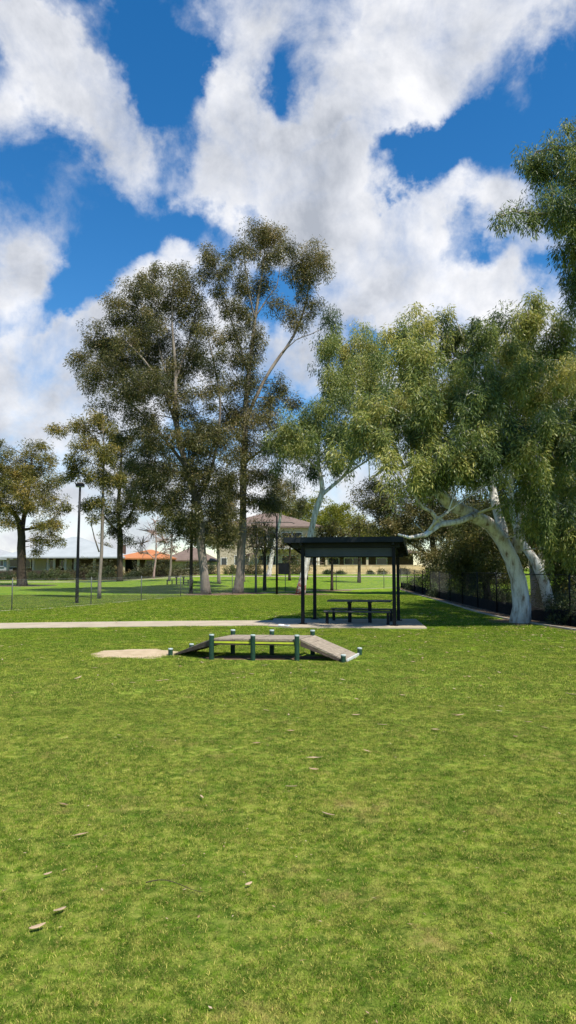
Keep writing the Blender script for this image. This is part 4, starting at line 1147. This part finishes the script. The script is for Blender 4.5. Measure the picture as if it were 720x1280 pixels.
T('gum_tree', 'thin dark upright trunk just left of the curving gum', 46,
  [[(239, 743, .11, 0), (239, 700, .10, 0), (240, 660, .09, 0), (241, 610, .07, 0), (240, 570, .05, 0)]],
  [(240, 560, 16, 14, 0), (230, 590, 16, 16, 0), (250, 615, 16, 16, .5), (238, 645, 14, 16, 0), (228, 655, 12, 12, .4), (246, 668, 10, 12, 0)],
  LEAF_DARK, M_BARKD, sprays=161, per=71, spread=.22, drop=.22, length=.19, width=.045, hang=.35, bright=.3)
T('gum_tree', 'mottled slim gum standing behind the curving trunk', 60,
  [[(274, 731, .14, 0), (273, 700, .13, 0), (272, 670, .12, 0), (271, 640, .08, 0), (275, 610, .05, 0)]],
  [(275, 640, 20, 16, 0), (262, 655, 14, 14, 0), (285, 665, 14, 16, 0), (270, 675, 14, 10, 0), (280, 615, 16, 16, 0)],
  LEAF_DARK, M_BARKG, sprays=223, per=67, spread=.26, drop=.26, length=.22, width=.055, hang=.35, bright=.42)
T('gum_tree', 'thin pale stem between the two tall gums at far distance', 66,
  [[(211, 733, .13, 0), (213, 715, .11, 0), (214, 690, .09, 0), (216, 650, .06, 0)]],
  [(214, 640, 14, 14, 0), (222, 620, 14, 14, 0), (206, 655, 10, 10, 0)],
  LEAF_OLIVE, M_BARKG, sprays=99, per=63, spread=.26, drop=.26, length=.22, width=.055, hang=.35, bright=.3)

# young park trees beyond the fence
YT = [(320, 740, 322, 655, 48, .08, 'slim pale young tree right of the tallest gum', M_BARKG),
      (331, 738, 332, 660, 50, .13, 'dark stemmed young tree left of the pole with the panel', M_BARKD),
      (305, 731, 306, 668, 64, .10, 'thin leafless looking tree directly right of the tallest gum, before the limestone wall', M_TWIGB),
      (384, 729, 386, 676, 68, .10, 'leafless looking tree just right of the leaning pale gum', M_TWIGB),
      (362, 727, 363, 672, 66, .12, 'small leafless looking tree right of the pole with the panel', M_BARKD),
      (415, 737, 415, 660, 50, .10, 'dark young trunk seen between the left shelter posts', M_BARKD),
      (449, 729, 449, 655, 62, .15, 'dark young trunk seen in the middle of the shelter', M_BARKD)]
for i, (px, py, tx, ty, D, r, lb, bk) in enumerate(YT):
    T('young_tree', lb, D, [[(px, py, r, 0), (px, (py * .6 + ty * .4), r * .85, 0), (tx, ty, r * .4, 0)], [(px, py - 40, r * .4, 0), (px - 8, ty + 12, r * .25, .3)], [(px, py - 44, r * .4, 0), (px + 8, ty + 14, r * .25, -.3)]],
      [(tx, ty, 12, 12, 0), (tx - 12, ty + 12, 13, 12, .4), (tx + 13, ty + 10, 13, 12, -.4), (tx + 2, ty + 26, 20, 9, 0), (tx - 4, ty + 6, 16, 14, .6)],
      LEAF_OLIVE, bk, sprays=300, per=(4 if i in (0, 1, 2, 3, 4) else 12), spread=.25, drop=.2, length=.2, width=.05, hang=.3, bright=.35, rmin=.022, branchy=2.2, group='young trees beyond the wire fence')
T('gum_tree', 'slender white trunk leaning right in front of the two-storey house', 76,
  [[(336, 719, .26, 0), (339, 700, .22, 0), (343, 680, .19, 0), (349, 655, .15, 0), (352, 630, .1, 0)]],
  [(352, 615, 22, 14, 0), (335, 630, 16, 12, 0), (365, 632, 16, 12, 0), (350, 600, 14, 10, 0)],
  LEAF_DARK, M_BARKP, sprays=186, per=63, spread=.3, drop=.3, length=.24, width=.06, hang=.4, bright=.35)

# yellow-green street trees behind the houses
for (px, py, rx, ry, D, lb) in ((392, 646, 38, 30, 118, 'rounded yellow-green street tree behind the two-storey house'),
                                (428, 650, 26, 26, 112, 'smaller yellow-green street tree above the shelter roof left of centre'),
                                (352, 640, 24, 22, 122, 'yellow-green street tree beside the utility pole'),
                                (462, 668, 22, 18, 116, 'low yellow-green street tree over the middle of the shelter roof')):
    T('street_tree', lb, D, [[(px, 716, .35, 0), (px, py + ry, .28, 0), (px + 2, py, .15, 0)]],
      [(px, py - ry * .4, rx * .6, ry * .5, 0), (px - rx * .5, py, rx * .5, ry * .5, 0, -.1), (px + rx * .5, py + 2, rx * .5, ry * .5, 0, .1), (px, py + ry * .3, rx * .7, ry * .5, -1), (px - rx * .3, py - ry * .3, rx * .4, ry * .4, 1)],
      LEAF_YEL, M_BARKG, sprays=int(rx * 11), per=26, spread=.4, drop=.32, length=.34, width=.13, hang=.1, bright=.45, group='yellow-green street trees behind the houses')

# dense trees behind the black fence
T('shade_tree', 'dark broad tree with a twisted trunk behind the fence right of the shelter', 44,
  [[(556, 745, .30, 0), (552, 725, .26, 0), (545, 700, .2, 0), (540, 670, .16, 0), (545, 630, .1, 0)], [(552, 728, .14, 0), (566, 735, .1, -.5), (578, 728, .06, -.8)], [(548, 710, .14, 0), (530, 690, .1, .3), (515, 680, .06, .3)], [(550, 715, .14, 0), (570, 690, .1, .3), (585, 670, .06, .3)]],
  [(520, 660, 28, 20, 0), (550, 650, 30, 22, 0), (580, 660, 28, 24, 0), (535, 690, 20, 12, -1), (570, 695, 28, 18, -1), (600, 690, 22, 22, -.5), (500, 640, 24, 22, .5), (470, 620, 26, 22, .5), (540, 620, 34, 24, .5), (600, 640, 30, 24, .5), (480, 655, 20, 16, 0), (560, 712, 26, 12, -1)],
  LEAF_DARK, M_BARKD, sprays=1001, per=75, spread=.26, drop=.26, length=.19, width=.045, hang=.3, bright=.33)
T('shade_tree', 'low olive green tree filling the gap behind the leaning white trunk', 33,
  [[(612, 765, .16, 0), (608, 735, .14, 0), (606, 700, .11, 0), (600, 665, .07, 0)], [(608, 730, .08, 0), (625, 700, .05, 0), (635, 680, .03, 0)]],
  [(590, 680, 26, 18, 0), (620, 670, 26, 20, .5), (605, 700, 22, 16, -.3), (575, 700, 22, 14, 0), (640, 690, 20, 22, .6), (600, 650, 34, 18, .8), (590, 722, 26, 10, 0), (630, 715, 20, 12, .3)],
  LEAF_OLIVE, M_BARKD, sprays=547, per=71, spread=.22, drop=.2, length=.15, width=.035, hang=.35, bright=.15)
T('shade_tree', 'dark leafy tree behind the fence at the right picture edge', 25,
  [[(735, 768, .2, 0), (735, 730, .18, 0), (725, 690, .14, 0), (715, 640, .1, .4)]],
  [(700, 690, 30, 26, 0), (730, 680, 36, 30, 0), (690, 720, 18, 14, .3), (715, 725, 24, 16, 0), (745, 720, 30, 26, 0), (705, 655, 36, 26, .6), (750, 640, 40, 40, .6), (670, 690, 18, 22, 1.5), (700, 745, 26, 16, 1), (690, 650, 40, 30, 3), (650, 640, 30, 24, 4)],
  LEAF_OLIVE, M_BARKD, sprays=652, per=84, spread=.18, drop=.2, length=.14, width=.03, hang=.4, bright=.2)
for (px, D, w, hh, ti, lb) in ((528, 50, 3.0, 1.6, .2, 'dark shrub behind the start of the black fence'), (560, 40, 2.6, 1.0, .25, 'low scrub at the foot of the twisted trunk'), (595, 36, 3.2, 1.3, .2, 'dark scrub behind the middle of the black fence'),
                               (640, 33, 3.0, 1.2, .3, 'scrub behind the fence seen left of the big white trunk'), (712, 24, 2.6, 1.0, .45, 'leafy scrub behind the fence right of the pale trunks'), (735, 21, 2.4, 1.2, .35, 'scrub behind the fence at the right picture edge')):
    bush('bush', lb, px, D, w, hh, LEAF_BUSH, n=int(60 + 30 * w), per=30, ln=.12, wd=.03, tint=ti, group='scrub behind the black fence')

# distant trees that close the horizon on both sides
FT = [(-60, 640, 60, 150, 'far dark tree beyond the left house roofs'), (255, 668, 22, 140, 'far tree low behind the pinkish roof'), (130, 690, 14, 150, 'tiny far tree between the pale and orange roofs'), (500, 668, 22, 130, 'far tree above the right end of the shelter roof'),
      (560, 655, 34, 110, 'far dark tree beyond the scrub'), (640, 650, 50, 90, 'far dark tree beyond the big white gum'), (720, 640, 60, 80, 'far dark tree beyond the right picture edge'), (820, 620, 80, 70, 'far dark tree well outside the right edge'), (-160, 640, 60, 140, 'far dark tree well outside the left edge')]
for (px, py, r, D, lb) in FT:
    if px in (820, -160, -60): continue
    T('background_tree', lb, D, [[(px, 716, .35, 0), (px, py + r * .5, .25, 0), (px, py, .12, 0)]],
      [(px, py - r * .3, r * .6, r * .5, 0), (px - r * .5, py, r * .5, r * .45, 0), (px + r * .5, py + 4, r * .5, r * .45, 0), (px, py + r * .35, r * .8, r * .45, -1)],
      LEAF_DARK, M_BARKD, sprays=int(150 + r * 8), per=26, spread=.45, drop=.35, length=.34, width=.12, hang=.1, bright=.3, group='far trees on the skyline')

# rusty bark sleeve on the leaning gum
for o in list(COL.objects):
    if o.get('label', '').startswith('leaning pale gum with rusty'):
        c = Vector((0, 0, 0))
        sl = MB().tube([(0, 0, -.02), (.03, 0, .25), (.06, 0, .5), (.09, 0, .8)], [.312, .292, .285, .262], 14, wob=.35)
        sl.build('rusty_bark', M_BARKR, o, smooth=True)

# ---------------------------------------------------------------- lawn blades (stuff)
def blade_patch(idx, size, n, h, w):
    base = rng.uniform(-size / 2, size / 2, (n, 2))
    # clump the blades
    k = 26; cc = rng.uniform(-size / 2, size / 2, (k, 2)); j = rng.integers(k, size=n)
    base = np.where(rng.uniform(size=(n, 1)) < .45, cc[j] + rng.normal(size=(n, 2)) * size * .05, base)
    a = rng.uniform(0, 2 * np.pi, n); lean = np.clip(np.abs(rng.normal(.85, .42, n)), 0, 1.45)
    hh = h * rng.uniform(.45, 1.25, n); ww = w * rng.uniform(.7, 1.3, n)
    d = np.stack([np.cos(a) * np.sin(lean), np.sin(a) * np.sin(lean), np.cos(lean)], 1)
    b = rng.uniform(0, 2 * np.pi, n)
    s = np.stack([np.cos(b), np.sin(b), np.zeros(n)], 1)
    p = np.concatenate([base, np.full((n, 1), -.004)], 1)
    mid = p + d * hh[:, None] * .55
    tip = p + d * hh[:, None]; tip[:, 2] -= hh * .22 * lean; tip[:, :2] += d[:, :2] * hh[:, None] * .25
    v = np.stack([p - s * ww[:, None] / 2, p + s * ww[:, None] / 2, mid + s * ww[:, None] * .42, mid - s * ww[:, None] * .42, tip], 1).reshape(-1, 3)
    i = np.arange(n) * 5
    tris = np.concatenate([np.stack([i, i + 1, i + 2], 1), np.stack([i, i + 2, i + 3], 1), np.stack([i + 3, i + 2, i + 4], 1)])
    t = np.repeat(rng.uniform(0, 1, n), 5)
    me = bpy.data.meshes.new('grass_patch')
    me.vertices.add(len(v)); me.vertices.foreach_set('co', v.astype(np.float32).ravel())
    me.loops.add(len(tris) * 3); me.loops.foreach_set('vertex_index', tris.astype(np.int32).ravel())
    me.polygons.add(len(tris)); me.polygons.foreach_set('loop_start', np.arange(len(tris), dtype=np.int32) * 3)
    me.update(calc_edges=True)
    at = me.attributes.new('tint', 'FLOAT', 'POINT'); at.data.foreach_set('value', t.astype(np.float32))
    me.materials.append(M_BLADE)
    return me


def in_poly(x, y, poly):
    c = False; n = len(poly)
    for i in range(n):
        x1_, y1_ = poly[i][0], poly[i][1]; x2_, y2_ = poly[(i + 1) % n][0], poly[(i + 1) % n][1]
        if (y1_ > y) != (y2_ > y) and x < (x2_ - x1_) * (y - y1_) / (y2_ - y1_) + x1_: c = not c
    return c


def seg_d(p, pts):
    best = 1e9
    for i in range(len(pts) - 1):
        a = Vector(pts[i][:2]); b = Vector(pts[i + 1][:2]); t = max(0, min(1, (p - a).dot(b - a) / (b - a).length_squared))
        best = min(best, (p - a.lerp(b, t)).length)
    return best


def blocked(x, y, pad):
    p = Vector((x, y))
    if 16 < y < 25:
        if seg_d(p, path_pts) < .95 + pad: return True
        if x > -1.2 and in_poly(x, y, [(-.6 - pad, 20.2 - pad), (.1, 19.75 - pad), (3.78 + pad, 19.55 - pad), (4.08 + pad, 22.9 + pad), (-.45, 23.1 + pad)]): return True
    if ((x + 2.95) / .82) ** 2 + ((y - 13.95) / .62) ** 2 < 1 + .7 * mnoise.noise(Vector((x * 4, y * 4, 0))): return True
    if ((x + .45) / (1.35 + pad)) ** 2 + ((y - 13.3) / (.36 + pad)) ** 2 < 1: return True
    for (cx_, cy_, rr_) in ((-4.6, 44.6, 1.5), (7.0, 22.0, .8)):
        if (x - cx_) ** 2 + (y - cy_) ** 2 < rr_ ** 2: return True
    if x > 5 and seg_d(p, fenceB) < .6 + pad: return True
    return False


def scatter(name, label, y0, y1, cell, half_w, patch_args, sc, nv=4):
    pts = []; rot = []; scl = []; vid = []
    y = y0
    while y < y1:
        hw = half_w(y); x = -hw
        while x < hw:
            X, Y = x + random.uniform(-.3, .3) * cell, y + random.uniform(-.3, .3) * cell
            if not blocked(X, Y, cell * .42):
                dn_ = .5 + .5 * mnoise.noise(Vector((X * .9, Y * .9, 3)))
                pts.append((X, Y, gz(X, Y))); rot.append(random.uniform(0, 6.28)); scl.append(sc * (.75 + .5 * dn_)); vid.append(random.randrange(nv))
            x += cell
        y += cell
    me = bpy.data.meshes.new(name); me.from_pydata(pts, [], [])
    for nm, vals in (('rot', rot), ('scl', scl)):
        a = me.attributes.new(nm, 'FLOAT', 'POINT'); a.data.foreach_set('value', vals)
    a = me.attributes.new('vid', 'INT', 'POINT'); a.data.foreach_set('value', vid)
    o = link_mesh(name, me)
    coll = bpy.data.collections.new(name + '_sources')
    for k in range(nv):
        s_ = bpy.data.objects.new('grass_patch', blade_patch(k, *patch_args)); coll.objects.link(s_)
    ng = bpy.data.node_groups.new(name, 'GeometryNodeTree')
    ng.interface.new_socket('Geometry', in_out='INPUT', socket_type='NodeSocketGeometry')
    ng.interface.new_socket('Geometry', in_out='OUTPUT', socket_type='NodeSocketGeometry')
    n = ng.nodes.new; l = ng.links.new
    gi, go = n('NodeGroupInput'), n('NodeGroupOutput')
    ci = n('GeometryNodeCollectionInfo'); ci.inputs['Collection'].default_value = coll
    ci.inputs['Separate Children'].default_value = True; ci.inputs['Reset Children'].default_value = True
    ip = n('GeometryNodeInstanceOnPoints'); ip.inputs['Pick Instance'].default_value = True
    def attr(nm, ty):
        a = n('GeometryNodeInputNamedAttribute'); a.data_type = ty; a.inputs['Name'].default_value = nm; return a.outputs['Attribute']
    cx = n('ShaderNodeCombineXYZ'); l(attr('rot', 'FLOAT'), cx.inputs[2])
    l(gi.outputs[0], ip.inputs['Points']); l(ci.outputs[0], ip.inputs['Instance']); l(attr('vid', 'INT'), ip.inputs['Instance Index'])
    l(cx.outputs[0], ip.inputs['Rotation']); l(attr('scl', 'FLOAT'), ip.inputs['Scale']); l(ip.outputs[0], go.inputs[0])
    md = o.modifiers.new('grass', 'NODES'); md.node_group = ng
    return tag(o, label, 'grass', kind='stuff')


scatter('grass', 'short mown grass of the near lawn, green with straw coloured patches', 1.2, 9.0, .24, lambda y: y * .62 + 1.2, (.32, 4600, .021, .0024), 1.0)
scatter('grass', 'short grass of the lawn around the ramp and footpath', 9.0, 20.0, .36, lambda y: min(y * .55 + 1.5, 9), (.47, 2600, .030, .0048), 1.0)
scatter('grass', 'grass of the lawn behind the shelter up to the wire fence', 20.0, 44.0, .75, lambda y: y * .50 + 1.0, (1.0, 2600, .038, .010), 1.0)


# ---------------------------------------------------------------- fallen leaves and twig
def fallen_leaf(px, py, ln, wd, ang, label, tint=.7, curl=.10):
    p = G(px, py); ln *= .85; wd *= .72
    n = 7; vs = []; fs = []
    for i in range(n):
        t = i / (n - 1); w = wd * math.sin(math.pi * min(1, t * .93 + .07)) ** .8 * .5 + .0012
        x = (t - .5) * ln; yb = curl * ln * (t - .5) ** 2; z = .006 + curl * ln * .35 * (2 * t - 1) ** 2
        for s_, dz in ((1, .004), (0, 0), (-1, .004)):
            vs.append((x, yb + s_ * w, z + dz))
    for i in range(n - 1):
        for k in range(2):
            a = i * 3 + k; fs.append((a, a + 1, a + 4, a + 3))
    me = bpy.data.meshes.new('fallen_leaf'); me.from_pydata(vs, [], fs); me.update()
    a = me.attributes.new('tint', 'FLOAT', 'POINT'); a.data.foreach_set('value', [tint] * len(vs))
    o = link_mesh('fallen_leaf', me, None, LEAF_DRY, True)
    so = o.modifiers.new('thickness', 'SOLIDIFY'); so.thickness = .0012
    o.location = (p.x, p.y, p.z + .016); o.rotation_euler = (random.uniform(-.2, .2), random.uniform(-.15, .15), ang)
    return tag(o, label, 'leaf', 'fallen gum leaves on the near lawn')


FL = [(47, 1167, .085, .030, .5, 'pale tan leaf on the grass, lower of the two at bottom left', .85), (75, 1145, .085, .028, 1.0, 'pink-tan leaf on the grass, upper of the two at bottom left', .9),
      (410, 1023, .10, .026, -.35, 'pale leaf lying alone below the centre of the lawn', .8), (364, 987, .10, .022, .05, 'long pale leaf on the lawn near the middle', .75),
      (392, 965, .09, .026, .1, 'tan leaf above the long pale leaf', .6), (478, 909, .12, .03, .2, 'pale leaf on the lawn right of centre', .85), (445, 896, .11, .024, .2, 'short light leaf above the centre of the lawn', .7),
      (311, 1112, .05, .02, .7, 'tiny curled pale leaf right of the dark twig', .9), (60, 1099, .05, .018, .5, 'tiny pale leaf on the left lawn above the two leaves', .8), (252, 1000, .07, .02, 2.0, 'small light leaf left of the middle of the lawn', .8),
      (715, 870, .2, .05, .1, 'pale dry leaf at the right edge of the lawn', .9), (576, 896, .10, .02, .3, 'thin leaf on the lawn towards the right', .8), (660, 905, .10, .02, .3, 'thin leaf close to the right edge of the lawn', .7),
      (98, 849, .2, .05, 1.2, 'light leaf on the lawn below the sandy patch', .9), (22, 868, .12, .03, .4, 'brown leaf at the far left of the lawn', .4), (200, 853, .14, .03, .1, 'thin tan leaf below the left ramp', .6)]
for (px, py, ln, wd, ang, lb, ti) in FL:
    fallen_leaf(px, py, ln, wd, ang, lb, ti)
p = G(182, 1111); q = G(254, 1121)
tw_pts = [p.lerp(q, t) + Vector((0, .05 * math.sin(t * 3) * (1 - t), .028 + .012 * math.sin(t * 5))) for t in [i / 9 for i in range(10)]]
tb = MB().tube([v - p for v in tw_pts], [.0028 - .00016 * i for i in range(10)], 6)
o = tb.build('twig', M_BARKD, None, smooth=True); o.location = p
tag(o, 'thin dark curved twig lying on the grass at lower left', 'twig')


def litter(name, label, areas, per, ln, wd):
    c = []
    for (x, y, rx, ry, n) in areas:
        for _ in range(n):
            X, Y = x + random.gauss(0, rx * .5), y + random.gauss(0, ry * .5)
            c.append((X, Y, gz(X, Y) + .020))
    c = np.array(c); n = len(c)
    a = rng.uniform(0, 6.28, n); l_ = ln * rng.uniform(.5, 1.2, n); w = wd * rng.uniform(.6, 1.2, n)
    d = np.stack([np.cos(a), np.sin(a), rng.uniform(-.05, .12, n)], 1) * l_[:, None]; s = np.stack([-np.sin(a), np.cos(a), rng.uniform(-.15, .15, n)], 1) * w[:, None] / 2
    v = np.stack([c, c + d * .45 + s, c + d, c + d * .45 - s], 1).reshape(-1, 3)
    o = np_mesh(name, v, np.arange(n * 4).reshape(-1, 4), LEAF_DRY, None, np.repeat(np.clip(rng.normal(.6, .25, n), 0, 1), 4))
    tag(o, label, 'leaf litter', kind='stuff')


litter('leaf_litter', 'scattered dry gum leaves over the lawn around the shelter and under the gums',
       [(6.3, 22, 2.5, 8, 420), (1, 27, 12, 8, 420), (4, 17, 8, 4, 260), (0, 12, 7, 6, 170), (-4, 44, 4, 3, 500), (-1, 45, 4, 3, 300), (1.2, 44, 3, 3, 260), (7.5, 25, .6, 9, 700), (-8, 24, 10, 5, 220), (2, 24.5, 3, 1.5, 220)], 1, .12, .035)
litter('leaf_litter', 'tiny dry leaf scraps strewn in the near grass', [(0, 5.5, 6, 5, 420), (0, 9, 8, 5, 420), (0, 14, 10, 6, 420)], 1, .030, .008)
